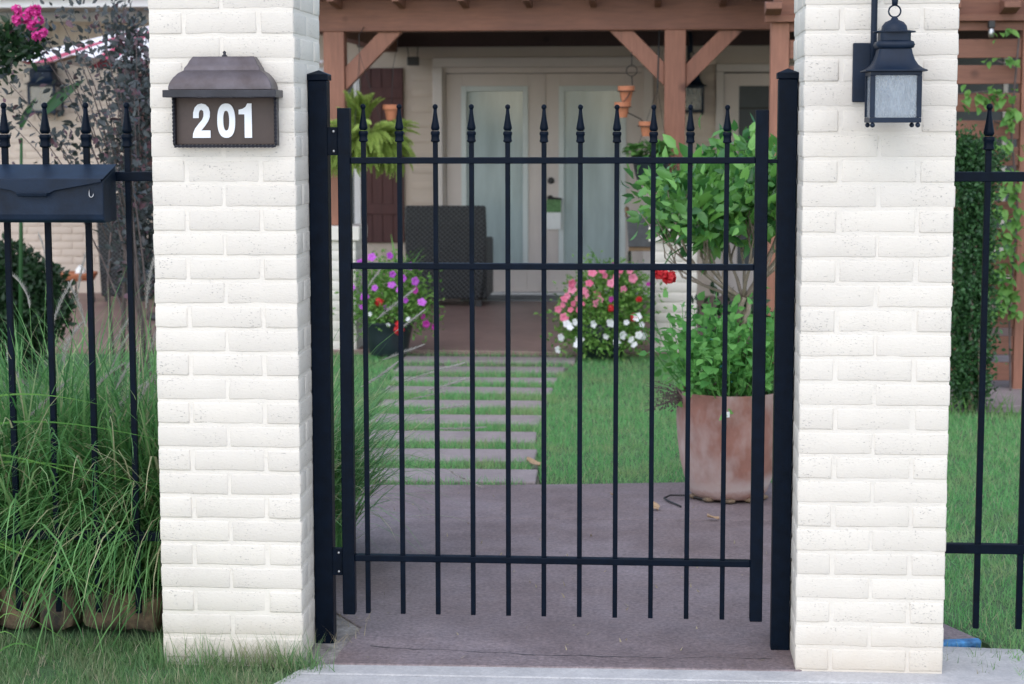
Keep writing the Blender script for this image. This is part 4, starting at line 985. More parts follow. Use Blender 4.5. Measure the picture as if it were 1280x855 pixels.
def fountain_grass(base, label, n, L, npl, seed, rad=.12, front=0, plumes=(), azr=(0, 2*math.pi)):
    t = thing('fountain_grass', base, label, 'grass', None)
    V, F, _ = arching(n, base, rad, L, (.22, .22), (.6, 2.0), seed, .0072, azr)
    npmesh('blades', V, F, 'fgrass', t, 'stuff')
    if front:   # blades that lean out through the fence and droop
        V, F, _ = arching(front, (base[0], base[1]-.16, base[2]), rad*1.1, (L[0]*.75, L[1]*1.05), (.35, .22), (1.0, 2.2) if front < 900 else (1.4, 2.6), seed+1, .0076, (R(205), R(335)))
        npmesh('drooping_blades', V, F, 'fgrass', t, 'stuff')
    g = random.Random(seed)
    for (px, py_, pz, tilt, az) in plumes:
        # stem from the clump to the plume foot
        b = Vector((base[0]+g.uniform(-.05, .05), base[1]+g.uniform(-.05, .05), .02)); e = Vector((px, py_, pz))
        d = Vector((math.sin(tilt)*math.cos(az), math.sin(tilt)*math.sin(az), math.cos(tilt)))
        c = e - d*.35; pts = [((1-q)**2)*b + 2*q*(1-q)*c + q*q*e for q in [i/8 for i in range(9)]]
        st = MB().tube(pts, [.0016-.0008*i/8 for i in range(9)], 4).build('stem', 'fgrass', t)
        q = d.to_track_quat('Z', 'Y').to_euler()
        inst('plume', g.choice(PLM), t, e, q, g.uniform(.8, 1.15))
    return t
fountain_grass((-1.80, .72, 0), 'green fountain grass clump behind the fence under the mailbox', 1250, (.70, 1.16), 0, 1, .18, 620,
    [(-1.74, .55, .95, .3, 2), (-1.62, .5, .78, .5, 5), (-1.95, .7, .92, .5, 3.3), (-1.70, .6, 1.05, .1, 1), (-1.78, .6, .70, .7, 4), (-1.66, .5, .88, .3, 0), (-1.84, .5, .84, .4, 3), (-1.60, .6, 1.0, .15, 0), (-1.72, .45, .62, .8, 0), (-1.90, .6, .66, .6, 2.5)])
fountain_grass((-1.48, .80, 0), 'green fountain grass clump filling the middle of the fence bed', 1250, (.66, 1.10), 0, 2, .17, 650,
    [(-1.53, .7, .74, .4, 0), (-1.50, .6, .82, .6, .3), (-1.44, .8, .93, .1, 0), (-1.58, .65, .66, .7, 5.4), (-1.52, .55, .60, .9, .2), (-1.46, .5, .70, .5, .2), (-1.40, .7, .80, .3, .2), (-1.55, .5, .90, .2, 3), (-1.42, .6, .64, .6, 5.5)])
fountain_grass((-1.24, .78, 0), 'green fountain grass clump crowding the left side of the number pillar', 1050, (.55, .95), 0, 3, .12, 1100,
    [(-1.27, .6, .68, .25, 1), (-1.21, .7, .73, .35, .6), (-1.30, .6, .55, .8, 5)])
fountain_grass((-1.02, 1.32, 0), 'green fountain grass clump arching over the landing behind the hinge post', 1100, (.45, .85), 0, 4, .13, 0,
    [(-.66, 1.35, .62, 1.25, 0), (-.60, 1.4, .58, 1.35, .1), (-.72, 1.5, .78, 1.0, .2), (-.78, 1.45, .83, .9, 0), (-.55, 1.3, .46, 1.6, -.1), (-.58, 1.5, .64, 1.45, .3), (-.50, 1.2, .33, 2.1, -.2), (-.68, 1.6, .52, 1.4, 0), (-.80, 1.2, .62, 1.1, .3), (-.74, 1.3, .70, 1.2, -.2), (-.83, 1.4, .92, .7, .2), (-.62, 1.45, .50, 1.5, .1)])
# long pale leaves that sweep sideways through the fence
lg = thing('sweeping_grass', (-2.15, .45, 0), 'long pale arching grass leaves sweeping across the left fence', 'grass')
for (z0, z1, y, xe, dz) in [(.50, .70, .12, -1.14, -.03), (.44, .62, .10, -1.30, -.10), (.36, .60, .14, -1.16, -.08), (.22, .34, .08, -1.22, -.10), (.20, .36, .05, -1.26, -.16), (.30, .33, .07, -1.45, -.06), (.55, .76, .13, -1.36, .02), (.10, .22, .02, -1.40, -.16), (.18, .30, .03, -1.5, -.12)]:
    mb = MB(); n = 22; b = Vector((-2.15, .5, .05)); c = Vector((-1.85, y+.05, z1+.05)); e = Vector((xe, y, z1+dz-.08))
    for i in range(n+1):
        q = i/n; p = ((1-q)**3)*b + 3*q*(1-q)**2*Vector((-2.05, .3, z0+.1)) + 3*q*q*(1-q)*c + q**3*e
        w = .0042*min(1, (1-q)*3+.04); mb.v += [(p.x, p.y, p.z-w*.8), (p.x, p.y-w*.4, p.z+w*.8)]
    for i in range(n): mb.f.append((2*i, 2*i+1, 2*i+3, 2*i+2))
    mb.build('leaf_blade', 'vine', lg, smooth=True)
fg2 = thing('verge_seedling', (-1.62, -.25, 0), 'pale bent grass stem rising from the verge', 'grass')
for k, (ex, ey, ez) in enumerate([(-1.50, -.28, .10), (-1.40, -.30, .05), (-1.52, -.22, .16)]):
    mb = MB(); b = Vector((-1.66, -.25, -.01)); e = Vector((ex, ey, ez))
    for i in range(9):
        q = i/8; p = b.lerp(e, q) + Vector((0, 0, .09*math.sin(math.pi*q))); w = .003*(1-q*.9); mb.v += [(p.x, p.y, p.z-w), (p.x, p.y, p.z+w)]
    for i in range(8): mb.f.append((2*i, 2*i+1, 2*i+3, 2*i+2))
    mb.build('leaf_blade', 'vine', fg2, smooth=True)

# ------------------------------------------------------------------ clay pot with hibiscus and mint
PX, PY = .505, 2.46
ph = thing('potted_hibiscus', (PX, PY, 0), 'braided trunk hibiscus and leafy mint in a large weathered terracotta pot', 'potted plant')
pp = MB().lathe([(.130, .012), (.146, .014), (.160, .035), (.180, .09), (.197, .16), (.208, .24), (.213, .32), (.212, .39), (.209, .425), (.211, .436), (.207, .444), (.192, .442), (.188, .40), (.18, .36)], (PX, PY, 0), 48).build('pot', 'terra', ph, smooth=True, auto=50)
MB().lathe([(.191, .395), (.001, .402)], (PX, PY, 0), 32).build('soil', 'soil', ph)
MB().box(PX-.03, PX-.005, PY-.2155, PY-.2105, .362, .384).build('pot_label', 'card_white', pp)
for k in range(5):
    a = R(200+k*35); 
    o_ = MB().ball((0, 0, 0), .02, 8); o_.v = [(PX+.145*math.cos(a)+v[0]*1.3, PY+.145*math.sin(a)+v[1], .012+v[2]*.5) for v in o_.v]; o_.build('pot_foot', 'stone', pp, smooth=True)
TX, TY = PX+.055, PY+.01
tr_ = MB()
for j in range(3):
    ph0 = 2*math.pi*j/3
    tr_.tube([(TX+.020*math.cos(ph0+q*9), TY+.020*math.sin(ph0+q*9), .36+.46*q) for q in [i/24 for i in range(25)]], [.0135-.003*i/24 for i in range(25)], 7)
tr_.build('braided_trunk', 'bark', ph, smooth=True)
HL = [leaf_mesh('leaf', .09, .042, 'hib', .35, .28, 5), leaf_mesh('leaf', .085, .042, 'hib', .3, .15, 5), leaf_mesh('leaf', .115, .052, 'hib', .4, .35, 5)]
g = random.Random(21); br = MB(); tips = []
def branch(p, d, L, r, depth):
    p = Vector(p); pts = [p.copy()]; d = Vector(d).normalized(); n = 6
    for i in range(n):
        d = (d + Vector((g.uniform(-.12, .12), g.uniform(-.12, .12), g.uniform(-.02, .10)))).normalized(); p = p + d*L/n; pts.append(p.copy())
    br.tube(pts, [r*(1-.45*i/n) for i in range(n+1)], 5)
    if depth == 0: tips.append((p.copy(), d.copy(), pts)); return
    for k in range(g.choice((2, 3))):
        q = pts[g.choice((3, 4, 5, 6))]
        branch(q, d + Vector((g.uniform(-.8, .8), g.uniform(-.7, .7), g.uniform(-.1, .55))), L*g.uniform(.6, .85), r*.62, depth-1)
top = Vector((TX, TY, .81))
for k in range(11):
    a = 2*math.pi*k/11 + g.uniform(-.3, .3); bias = -.34
    branch(top, (math.cos(a)*1.05+bias, math.sin(a)*.6, g.uniform(.35, 1.0)), g.uniform(.24, .34), .0085, 2)
br.build('branches', 'bark', ph, smooth=True)
nl = 0; g.shuffle(tips)
for p, d, pts in tips:
    for k in range(4):
        if nl >= 300: break
        if p.z > 1.62 or p.x > .98 or p.x < .08: continue
        q = pts[g.choice((3, 4, 5, 6, 6, 6))] if k else p
        if q.z < 1.04 or (q.x < .22 and q.z < 1.22): continue
        dd = d*.6 + Vector((g.uniform(-1, 1), g.uniform(-1, 1), g.uniform(-.55, .7)))
        inst('leaf', g.choice(HL), ph, q, look(dd, roll=g.uniform(-.9, .9)), g.uniform(.6, 1.25)); nl += 1
cents = [tuple(p)+(1,) for p, d, pts in tips if 1.10 < p.z < 1.6 and .1 < p.x < .95 and not (p.x < .26 and p.z < 1.26)]
cloud('inner_leaves', 'hib', ph, cents, 2500, .070, (.062, .07, .052), 5, aspect=.5)
def ruffle(name, r, m, seed, n=60):
    gg = random.Random(seed); mb = MB()
    for i in range(n):
        d = Vector((gg.gauss(0, 1), gg.gauss(0, 1), gg.gauss(0, 1))).normalized(); s = d.orthogonal().normalized(); s.rotate(Matrix.Rotation(gg.uniform(0, 6.3), 3, d)); t = d.cross(s)
        c = d*r*gg.uniform(.45, .8); w = r*.42; k = len(mb.v)
        mb.v += [tuple(c - s*w + d*w*.3), tuple(c - t*w*.8), tuple(c + s*w + d*w*.35), tuple(c + t*w*.8 + d*w*.2), tuple(c - d*w*.2)]
        mb.f += [(k, k+1, k+4), (k+1, k+2, k+4), (k+2, k+3, k+4), (k+3, k, k+4)]
    return mesh_of(mb, name, m, False)
RUF = ruffle('bloom', .034, 'redbloom', 3)
for p in ((.222, 2.30, .93), (.256, 2.28, .915)): inst('bloom', RUF, ph, p, (0, 0, p[0]*9))
MB().tube([(.30, 2.36, 1.02), (.262, 2.31, 1.00), (.235, 2.29, .955)], .003, 5).tube([(.45, 2.44, 1.08), (.38, 2.4, 1.06), (.30, 2.36, 1.02)], .004, 5).build('flower_stalk', 'hib', ph)
inst('bloom', RUF, ph, (.735, 2.46, 1.475), (0, 0, 0), .42); MB().tube([(.735, 2.46, 1.46), (.72, 2.47, 1.38)], .003, 5).build('flower_stalk', 'hib', ph)
ML = [leaf_mesh('mint_leaf', .055, .040, 'mint', .25, .3, 4), leaf_mesh('mint_leaf', .045, .032, 'mint', .2, .15, 4)]
mt = MB(); nm = 0
for k in range(52):
    a = g.uniform(0, 6.283); rr = .17*math.sqrt(g.random()); b = Vector((PX+rr*math.cos(a), PY+rr*math.sin(a), .40)); out = Vector((math.cos(a), math.sin(a), 0))
    L = g.uniform(.22, .42) - rr*.35; e = b + out*(.10+.55*rr)*g.uniform(.4, 1.4) + Vector((0, 0, L)); pts = [b.lerp(e, i/4) + out*.03*math.sin(math.pi*i/4) for i in range(5)]
    mt.tube(pts, [.003, .003, .0025, .002, .0015], 4)
    for i in range(6):
        if nm >= 290: break
        q = b.lerp(e, .3+.7*i/5) + out*.03*math.sin(math.pi*(.3+.7*i/5)); aa = g.uniform(0, 6.28)
        inst('mint_leaf', g.choice(ML), ph, q, look((math.cos(aa)+out.x*.4, math.sin(aa)+out.y*.4, g.uniform(-.5, .3)), roll=g.uniform(-.4, .4)), g.uniform(.7, 1.2)); nm += 1
mt.build('mint_stems', 'mint', ph)
cloud('mint_foliage', 'mint', ph, [(PX+.12*math.cos(i), PY+.10*math.sin(i*1.7), .50+.05*(i % 4), 1) for i in range(24)], 1500, .04, (.075, .075, .07), 8, aspect=.7)
sp = MB()   # trailing dead sprig on the left
for k in range(26):
    b = Vector((.34, 2.38, .40)); e = b + Vector((-.18*g.uniform(.3, 1), g.uniform(-.06, .06), g.uniform(-.05, .09))); sp.tube([b, b.lerp(e, .5)+Vector((0, 0, .02)), e], .0016, 4)
    for i in range(4): sp.ball(tuple(b.lerp(e, .5+.12*i)+Vector((g.uniform(-.008, .008), 0, g.uniform(-.008, .008)))), .005, 4)
sp.build('dry_sprig', 'twig', ph)
tp = thing('teal_pot', (.66, 5.2, 0), 'teal glazed pot with dark shrub behind the clay pot', 'potted plant')
MB().lathe([(.10, 0), (.13, .12), (.165, .32), (.175, .36), (.17, .375), (.15, .37), (.14, .33), (.001, .325)], (.66, 5.2, 0), 28).build('pot', 'teal', tp, smooth=True)
cloud('foliage', 'dark', tp, [(.66+.10*math.cos(i), 5.2+.1*math.sin(i), (.40+.006*i), 1) for i in range(10)], 260, .06, (.07, .07, .08), 15, aspect=.5)
MB().tube([(.66, 5.2, .325), (.67, 5.2, .5)], .012, 6).build('stem', 'twig', tp)

# ------------------------------------------------------------------ flower pots
def petunia_mesh(name, m, Rr=.027):
    mb = MB(); n = 20
    mb.v.append((0, 0, -.012))
    for rr, z in ((.30, -.003), (.75, .003), (1.0, 0)):
        for k in range(n):
            a = 2*math.pi*k/n; lob = 1 + (.13*math.cos(5*a) if rr > .5 else 0)
            mb.v.append((Rr*rr*lob*math.cos(a), Rr*rr*lob*math.sin(a), z + (.004*math.sin(10*a) if rr == 1 else 0)))
    for k in range(n): mb.f.append((0, 1+k, 1+(k+1) % n))
    for j in range(2):
        for k in range(n): mb.f.append((1+j*n+k, 1+(j+1)*n+k, 1+(j+1)*n+(k+1) % n, 1+j*n+(k+1) % n))
    return mesh_of(mb, name, m)
FL = {k: petunia_mesh('flower', 'pet'+k, r_) for k, r_ in (('pink', .026), ('purple', .026), ('mag', .025), ('white', .030))}
RED = ruffle('red_flower', .033, 'redbloom', 8, 50)
def flower(parent, kind, x, y, z, s=1.0):
    if kind == 'red': inst('red_flower', RED, parent, (x, y, z), (rnd.uniform(0, 6), 0, 0), s); return
    d = Vector((rnd.uniform(-.9, .9), -1, rnd.uniform(-.2, 1.0)))
    inst('flower', FL[kind], parent, (x, y, z), d.to_track_quat('Z', 'Y').to_euler(), s*rnd.uniform(.65, 1.15))
ppx, ppy = -1.56, 7.10   # purple petunias in the dark pot
p1 = thing('petunia_pot', (ppx, ppy+.05, 0), 'dark pot overflowing with purple petunias and red geraniums', 'potted plant')
MB().lathe([(.115, .0), (.13, .02), (.150, .12), (.168, .20), (.175, .215), (.165, .225), (.15, .20), (.001, .19)], (ppx, ppy+.05, .002), 32).build('pot', 'potdark', p1, smooth=True, auto=50)
cl = [(ppx+dx, ppy+.05+dy, z, w) for dx, dy, z, w in [(-.16,0,.36,1),(-.08,-.08,.32,1),(0,-.06,.42,1.2),(.10,-.05,.36,1.2),(.18,0,.34,1),(-.1,.05,.50,1),(.05,.03,.54,1),(.16,.03,.46,1),(.22,-.02,.26,.6),(-.17,-.02,.24,.4),(.02,-.13,.30,1)]]
cloud('foliage', 'petleaf', p1, cl, 4200, .030, (.062, .06, .058), 31, aspect=.5)
for x, z in [(-1.71,.62),(-1.64,.66),(-1.52,.67),(-1.69,.53),(-1.50,.55),(-1.44,.52),(-1.39,.60),(-1.46,.45),(-1.34,.60),(-1.78,.46),(-1.69,.40),(-1.71,.33),(-1.55,.33),(-1.42,.38),(-1.31,.37),(-1.60,.60),(-1.36,.50),(-1.51,.48),(-1.62,.46)]: flower(p1, 'purple', x, ppy-.11+rnd.uniform(-.03, .04), z)
for x, z in [(-1.36,.44),(-1.31,.27),(-1.24,.20),(-1.29,.22),(-1.22,.27)]: flower(p1, 'mag', x, ppy-.08, z, .9)
flower(p1, 'red', -1.59, ppy-.14, .37, .95); flower(p1, 'red', -1.455, ppy-.18, .19, 1.15); flower(p1, 'red', -1.457, ppy-.18, .225, .9)
for x, z in [(-1.65,.29),(-1.53,.22),(-1.40,.26)]: flower(p1, 'white', x, ppy-.15, z, .6)
SPK = leaf_mesh('spike_leaf', .34, .016, 'ger', .2, .25, 5)
for k in range(9):
    a = g.uniform(0, 6.28); inst('spike_leaf', SPK, p1, (ppx+.1+rnd.uniform(-.05, .05), ppy+.08, .50), look((math.cos(a)*.6, math.sin(a)*.4, 1)), g.uniform(.6, 1.1))
p2x, p2y = -.145, 7.06
p2 = thing('petunia_planter', (p2x, p2y+.05, 0), 'mound of pink and white petunias hiding its pot by the patio edge', 'potted plant')
MB().lathe([(.14, .0), (.16, .1), (.19, .22), (.18, .23), (.001, .20)], (p2x, p2y+.07, .002), 28).build('pot', 'potdark', p2, smooth=True)
cl = [(p2x+dx, p2y+.05+dy, z, 1) for dx, dy, z in [(-.2,0,.30),(-.1,-.08,.22),(0,-.1,.26),(.1,-.1,.22),(.2,-.02,.26),(-.14,-.04,.40),(0,-.06,.42),(.12,-.05,.40),(.22,0,.38),(-.06,0,.52),(.08,0,.52),(.18,.02,.48),(-.18,-.06,.16),(-.06,-.14,.14),(.08,-.14,.14),(.2,-.08,.15),(.0,-.15,.34)]]
cloud('foliage', 'petleaf', p2, cl, 6000, .032, (.064, .06, .058), 41, aspect=.5)
for x, z in [(-.33,.50),(-.33,.46),(-.28,.43),(-.39,.36),(-.34,.33),(-.30,.40),(-.24,.42),(-.26,.37),(-.08,.50),(-.20,.57),(-.14,.585),(-.02,.58),(-.32,.37),(-.15,.40),(-.18,.37),(-.38,.28),(.06,.53),(.04,.58),(-.42,.33),(-.36,.42),(-.29,.33),(-.22,.50),(-.12,.55),(-.05,.54),(-.38,.40),(.0,.46),(-.25,.45),(-.17,.43)]: flower(p2, 'pink', x, p2y-.13+rnd.uniform(-.03, .03), z)
for x, z in [(-.19,.24),(-.08,.25),(-.11,.16),(-.04,.12),(.05,.14),(-.30,.11),(-.40,.15),(-.36,.24),(-.31,.25),(.02,.25),(.09,.29),(.10,.17),(.07,.11),(.13,.16),(-.42,.07),(.0,.17),(-.34,.22),(-.28,.14),(.12,.24)]: flower(p2, 'white', x, p2y-.17+rnd.uniform(-.03, .03), z)
for x, z in [(-.08,.40),(-.06,.62),(.16,.50)]: flower(p2, 'mag', x, p2y-.16, z)
flower(p2, 'red', -.075, p2y-.18, .345, .9); flower(p2, 'red', .07, p2y-.17, .285, .9); flower(p2, 'red', .10, p2y-.15, .40, .7)
for k in range(7):
    a = g.uniform(0, 6.28); inst('spike_leaf', SPK, p2, (p2x+.02, p2y+.08, .50), look((math.cos(a)*.7, math.sin(a)*.4, 1)), g.uniform(.6, 1.0))

# ------------------------------------------------------------------ hanging baskets
def frond_mesh(seed):
    gg = random.Random(seed); mb = MB(); n = 12; L = .24; pts = []
    for i in range(n+1):
        t = i/n; pts.append(Vector((0, L*t*(1-.10*t), .10*t - .17*t*t)))
    mb.tube(pts[::3], .0018, 4)
    for i in range(400):
        t = gg.random()**.9; q = t*n; j = min(n-1, int(q)); p = pts[j].lerp(pts[j+1], q-j); a = gg.uniform(0, 6.28)
        r = .027*math.sin(math.pi*min(1, t*.82+.16))**.8; d = Vector((math.cos(a), .75, math.sin(a)))
        e = p + d*r; w = Vector((-math.sin(a), 0, math.cos(a)))*.0021; k = len(mb.v)
        mb.v += [tuple(p), tuple(p+d*r*.5+w), tuple(e), tuple(p+d*r*.5-w)]; mb.f.append((k, k+1, k+2, k+3))
    return mesh_of(mb, 'frond', 'fern', False)
FR = [frond_mesh(i) for i in range(3)]
fx, fy = -1.69, 7.15
fe = thing('hanging_fern', (fx, fy, 1.25), 'lime green fern in a hanging basket under the porch beam', 'hanging plant')
MB().lathe([(.08, 1.25), (.12, 1.32), (.14, 1.40), (.135, 1.41), (.001, 1.39)], (fx, fy, 0), 20).build('basket', 'black', fe, smooth=True)
for k in range(190):
    a = g.uniform(0, 6.28); e = g.choice((-.9, -.7, -.5, -.3, 0, .3, .7)) + g.uniform(-.2, .2)
    inst('frond', g.choice(FR), fe, (fx+.07*math.cos(a), fy+.07*math.sin(a), 1.41), look((math.cos(a), math.sin(a), e), roll=g.uniform(-.6, .6)), g.uniform(.85, 1.35))
for k in range(22):   # tall upright fronds
    a = g.uniform(0, 6.28); inst('frond', g.choice(FR), fe, (fx-.05+g.uniform(-.06, .05), fy+g.uniform(-.05, .05), 1.46+g.uniform(-.03, .08)), look((math.cos(a)*.35, math.sin(a)*.3, 1.2), roll=g.uniform(-1, 1)), g.uniform(.9, 1.25))
hw_ = MB()
for a in (0, 2.09, 4.19): hw_.tube([(fx+.135*math.cos(a), fy+.135*math.sin(a), 1.41), (fx-.05, fy+.05, 1.98)], .002, 4)
hw_.tube([(fx-.05, fy+.05, 1.98), (fx-.05, 7.20, 2.10), (fx-.05, 7.40, 2.16)], .003, 5).build('hanger', 'wire', fe)
tc_ = thing('hanging_clay_pot', (-1.535, 7.2, 1.545), 'small terracotta pot hanging at the edge of the fern', 'pot')
MB().lathe([(.028, 1.545), (.043, 1.615), (.054, 1.616), (.056, 1.645), (.05, 1.647), (.04, 1.61), (.001, 1.60)], (-1.535, 7.2, 0), 20).build('pot', 'terra_small', tc_, smooth=True, auto=40)
MB().tube([(-1.535, 7.2, 1.60), (-1.52, 7.22, 1.9), (-1.50, 7.42, 2.13)], .002, 4).build('hanger', 'wire', tc_)
# trio of clay pots in a spiral wire
tp3 = thing('pot_trio', (.03, 7.3, 1.44), 'three small terracotta pots in a curling wire hanger on the brace', 'hanging pots')
def small_pot(x, y, z, s=1):
    o = MB().lathe([(.030*s, z), (.045*s, z+.07*s), (.046*s, z+.072*s), (.055*s, z+.073*s), (.057*s, z+.103*s), (.050*s, z+.104*s), (.046*s, z+.07*s), (.001, z+.06*s)], (x, y, 0), 22).build('clay_pot', 'terra_small', tp3, smooth=True, auto=40)
    MB().tube([(x+.0585*s*math.cos(a), y+.0585*s*math.sin(a), z+.07*s) for a in [2*math.pi*k/18 for k in range(18)]], .003, 5, True).build('wire_ring', 'wire', o)
small_pot(.005, 7.3, 1.662); small_pot(-.018, 7.27, 1.560, .97); small_pot(.140, 7.28, 1.437, .95)
w3 = MB(); w3.tube([(.04, 7.30, 1.99), (.04, 7.3, 1.90)], .003, 5); w3.tube([(.04+.035*math.cos(a), 7.3, 1.865+.035*math.sin(a)) for a in [2*math.pi*k/16 for k in range(16)]], .003, 5, True)
w3.tube([(.04, 7.3, 1.83), (.045, 7.3, 1.77), (.02, 7.25, 1.70), (-.03, 7.24, 1.64), (.0, 7.33, 1.60), (.05, 7.32, 1.575), (.10, 7.28, 1.55), (.125, 7.27, 1.52), (.08, 7.27, 1.505)], .004, 6).build('spiral_wire', 'wire', tp3, smooth=True)
gb = thing('hanging_geranium', (.17, 7.22, 1.12), 'leafy green plant in a dark hanging basket beside the porch post', 'hanging plant')
MB().lathe([(.07, 1.12), (.10, 1.18), (.125, 1.29), (.13, 1.31), (.12, 1.315), (.001, 1.29)], (.17, 7.22, 0), 22).build('basket', 'potdark', gb, smooth=True, auto=50)
GL = leaf_mesh('leaf', .075, .075, 'ger', .2, .3, 4)
for k in range(110):
    a = g.uniform(0, 6.28); e = g.uniform(-.3, 1); rr = g.uniform(.04, .13)
    inst('leaf', GL, gb, (.15+rr*math.cos(a), 7.22+rr*math.sin(a), 1.31+.09*g.random()*(1.2-rr*4)), look((math.cos(a), math.sin(a), e*.6), roll=g.uniform(-.6, .6)), g.uniform(.6, 1.1))
hw_ = MB(); hk_ = (.21, 7.3, 1.75)
for a in (.5, 2.6, 4.7): hw_.tube([(.17+.125*math.cos(a), 7.22+.125*math.sin(a), 1.31), hk_], .002, 4)
hw_.tube([hk_, (.215, 7.33, 2.0), (.22, 7.42, 2.13)], .006, 6).build('hanger', 'wire', gb)

# ------------------------------------------------------------------ right side: boxwood column and vines
bx = thing('boxwood_column', (1.90, 4.95, 0), 'narrow dark green clipped shrub in front of the slatted screen', 'shrub')
cb = [(1.875+.04*math.sin(i*2.3), 4.95+.05*math.cos(i*1.7), .08+.045*i, 1) for i in range(29)]
cloud('foliage', 'box', bx, cb, 17000, .026, (.042, .05, .05), 51, aspect=.6)
cloud('top_sprigs', 'box', bx, [(1.80, 4.95, 1.38, 1), (1.82, 4.93, 1.32, 1), (1.94, 4.95, 1.30, .6)], 1600, .026, (.03, .03, .05), 52, aspect=.6)
MB().tube([(1.88, 4.90, 0), (1.87, 4.90, .5), (1.90, 4.93, 1.2)], [.014, .011, .005], 6).tube([(1.93, 4.88, 0), (1.91, 4.87, .35), (1.95, 4.92, .9)], [.012, .010, .004], 6).build('trunk', 'bark', bx, smooth=True)
vn = thing('climbing_vine', (2.20, 5.65, 0), 'bright green climbing vine trained on the slatted screen', 'vine')
VL = [leaf_mesh('leaf', .085, .055, 'vine', .3, .3, 4), leaf_mesh('leaf', .07, .042, 'vine', .3, .2, 4)]
vs_ = MB(); vs_.tube([(2.22, 5.62, 0), (2.20, 5.63, .5), (2.24, 5.66, 1.0), (2.19, 5.67, 1.5), (2.22, 5.67, 2.0)], .006, 6)
for z, xa in ((1.70, 1.87), (1.87, 2.05), (1.53, 2.1), (1.38, 2.08), (1.22, 2.0)): vs_.tube([(2.22, 5.69, z-.05), (2.1, 5.70, z), (xa, 5.70, z-.02)], .004, 5)
vs_.build('vine_stem', 'twig', vn)
for k in range(230):
    m_ = g.random()
    if m_ < .62: x, z = g.gauss(2.17, .05), g.uniform(.42, 1.28); x = min(x, 2.32)
    elif m_ < .82: x, z = g.uniform(1.86, 2.22), 1.655+g.gauss(0, .03)
    elif m_ < .90: x, z = g.gauss(2.17, .04), g.uniform(1.28, 1.6)
    else: x, z = g.gauss(2.14, .05), g.choice((1.87, 2.02, 1.40))+g.gauss(0, .02)
    inst('leaf', g.choice(VL), vn, (x, 5.63-g.random()*.05, z), look((g.uniform(-.8, .8), -.7, g.uniform(-1, .2)), roll=g.uniform(-.6, .6)), g.uniform(.6, 1.05))
P6 = scatter([(1.6, 4.75), (2.6, 4.75), (2.6, 5.02), (1.6, 5.02)], 500, 70, -.01)
o = blades('bed_grass', 'vine', P6, .16, .008, .4, 71, seg=3); o['label'] = 'tufts of strappy leaves at the foot of the clipped shrub'; o['category'] = 'grass'

# ------------------------------------------------------------------ left side: crepe myrtle, canna, dark shrub
cm = thing('crepe_myrtle', (-2.02, 3.05, 0), 'smoky leaved crepe myrtle with magenta blossom behind the left fence', 'tree')
st = MB(); cl = []
MYL = [leaf_mesh('leaf', .045, .026, 'myrtle', .3, .2, 4), leaf_mesh('leaf', .036, .02, 'myrtle', .3, .1, 4)]
# crown twigs end at these spots (x, z) in the plane of the plant
tw = [(-2.56,1.86),(-2.50,1.94),(-2.42,1.80),(-2.36,1.98),(-2.28,1.84),(-2.21,2.0),(-2.17,1.77),(-2.25,1.70),(-2.14,1.62),(-2.28,1.58),(-2.35,1.70),(-2.19,1.52),(-2.14,1.42),(-2.24,1.44),(-2.18,1.32),(-2.13,1.22),(-2.21,1.22),(-2.16,1.10),(-2.40,1.44),(-2.45,1.38),(-2.32,1.36),(-2.50,1.46),(-2.12,1.9),(-2.60,1.60),(-2.64,1.72),(-2.66,1.52),(-2.10,1.68),(-2.12,1.30),(-2.30,1.90),(-2.18,1.64),(-2.10,1.52)]
for i, (x, z) in enumerate(tw):
    y = 3.0 + rnd.uniform(-.18, .22); b = Vector((-2.02+rnd.uniform(-.05, .03), 3.05, .02)); e = Vector((x, y, z))
    c = Vector((-2.08+.25*min(0, x+2.3)+rnd.uniform(-.03, .03), 3.03, z*.72)); pts = [((1-q)**2)*b + 2*q*(1-q)*c + q*q*e for q in [j/8 for j in range(9)]]
    j0 = 0 if i % 5 == 0 else 5
    st.tube(pts[j0:], [.0065-.0006*j for j in range(9)][j0:], 5); cl.append((x, y, z, 1))
    for k in range(9):
        q = Vector(pts[rnd.choice((5, 6, 7, 8, 8))]); q += Vector((rnd.gauss(0, .035), rnd.gauss(0, .035), rnd.gauss(0, .04)))
        inst('leaf', rnd.choice(MYL), cm, q, look((rnd.uniform(-1, 1), rnd.uniform(-1, 1), rnd.uniform(-.6, .6)), roll=rnd.uniform(-1, 1)), rnd.uniform(.7, 1.2))
st.build('stems', 'twig', cm, smooth=True)
cloud('foliage', 'myrtle', cm, cl, 750, .038, (.045, .06, .05), 81, aspect=.5)
cloud('dark_green_foliage', 'dark', cm, [(-2.66, 3.1, 1.90, 1), (-2.60, 3.1, 1.86, 1), (-2.72, 3.1, 1.80, 1)], 500, .045, (.04, .05, .035), 82, aspect=.5)  # darker green leaf mass at the upper left of the crown
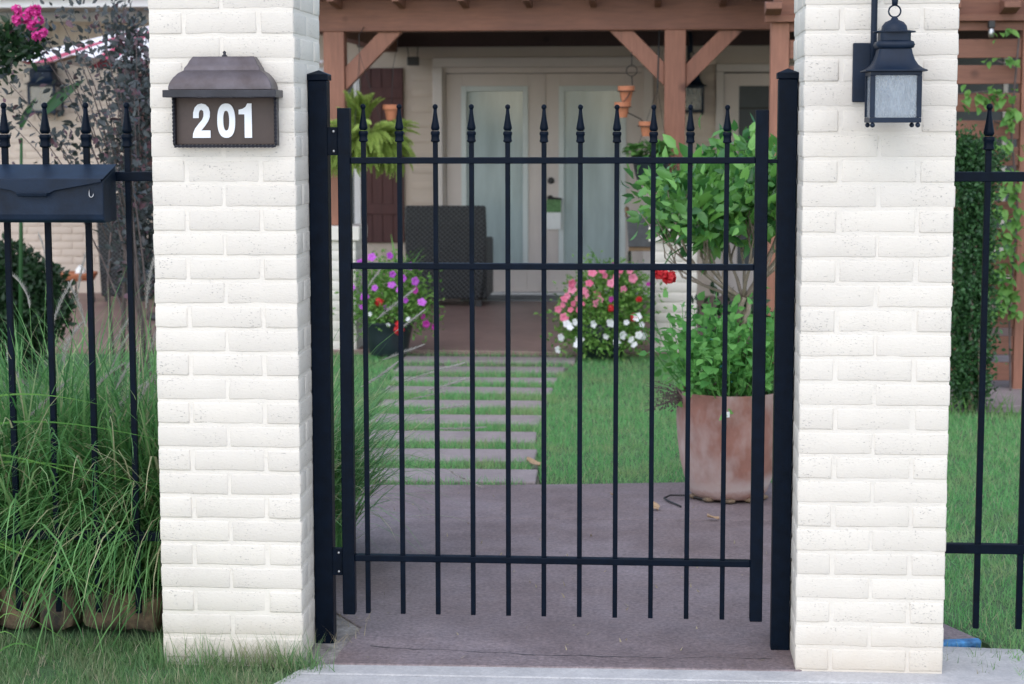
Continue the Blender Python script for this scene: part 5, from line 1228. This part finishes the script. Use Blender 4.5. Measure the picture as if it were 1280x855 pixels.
for i, (x, z) in enumerate([(-2.60,2.00),(-2.56,1.965),(-2.52,1.995),(-2.535,1.93),(-2.505,1.955),(-2.49,1.90),(-2.515,1.885),(-2.54,1.99),(-2.60,1.955)]):
    inst('blossom', ruffle('blossom', .032, 'pink', 90+i, 40), cm, (x+.045, 2.9, z+.012), (0, 0, i), rnd.uniform(.8, 1.1))
rb = thing('red_leaf_shrub', (-2.55, 4.3, 0), 'dark smoky leaved shrub crowding behind the number pillar', 'shrub')
cloud('foliage', 'myrtle', rb, [(-2.47+rnd.uniform(-.07, .07), 4.3+rnd.uniform(-.1, .1), .75+.07*i, 1) for i in range(19)], 2600, .045, (.055, .07, .06), 83, aspect=.5)
MB().tube([(-2.55, 4.3, 0), (-2.50, 4.3, 1.0), (-2.48, 4.3, 1.9)], [.015, .011, .005], 6).tube([(-2.57, 4.3, 0), (-2.60, 4.3, .7), (-2.52, 4.3, 1.6)], [.012, .009, .004], 6).build('stems', 'twig', rb, smooth=True)
cn = thing('canna', (-3.15, 4.5, 0), 'canna with broad green leaves in front of the house lantern', 'plant')
CL = leaf_mesh('leaf', .42, .085, 'canna', .6, .10, 8)
MB().tube([(-3.15, 4.5, 0), (-3.12, 4.5, .9), (-3.10, 4.5, 1.45)], [.014, .012, .008], 6).build('stalk', 'canna', cn, smooth=True)
for p, d, s in (((-3.105, 4.5, 1.49), (.10, -.05, .17), .47), ((-2.99, 4.5, 1.56), (.24, .0, .21), .72)): inst('leaf', CL, cn, p, look(d, Vector((0, -1, .3))), s)
ds = thing('dark_shrub', (-3.75, 6.2, 0), 'rounded dark green shrub behind the mailbox', 'shrub')
cloud('foliage', 'dark', ds, [(-3.80, 6.2, .52, 1), (-3.62, 6.15, .42, .8), (-4.0, 6.2, .5, 1), (-3.75, 6.1, .25, .8)], 13000, .05, (.25, .25, .30), 84, aspect=.5, shell_=.35)
MB().tube([(-3.78, 6.2, 0), (-3.79, 6.2, .5)], .03, 6).build('trunk', 'twig', ds)
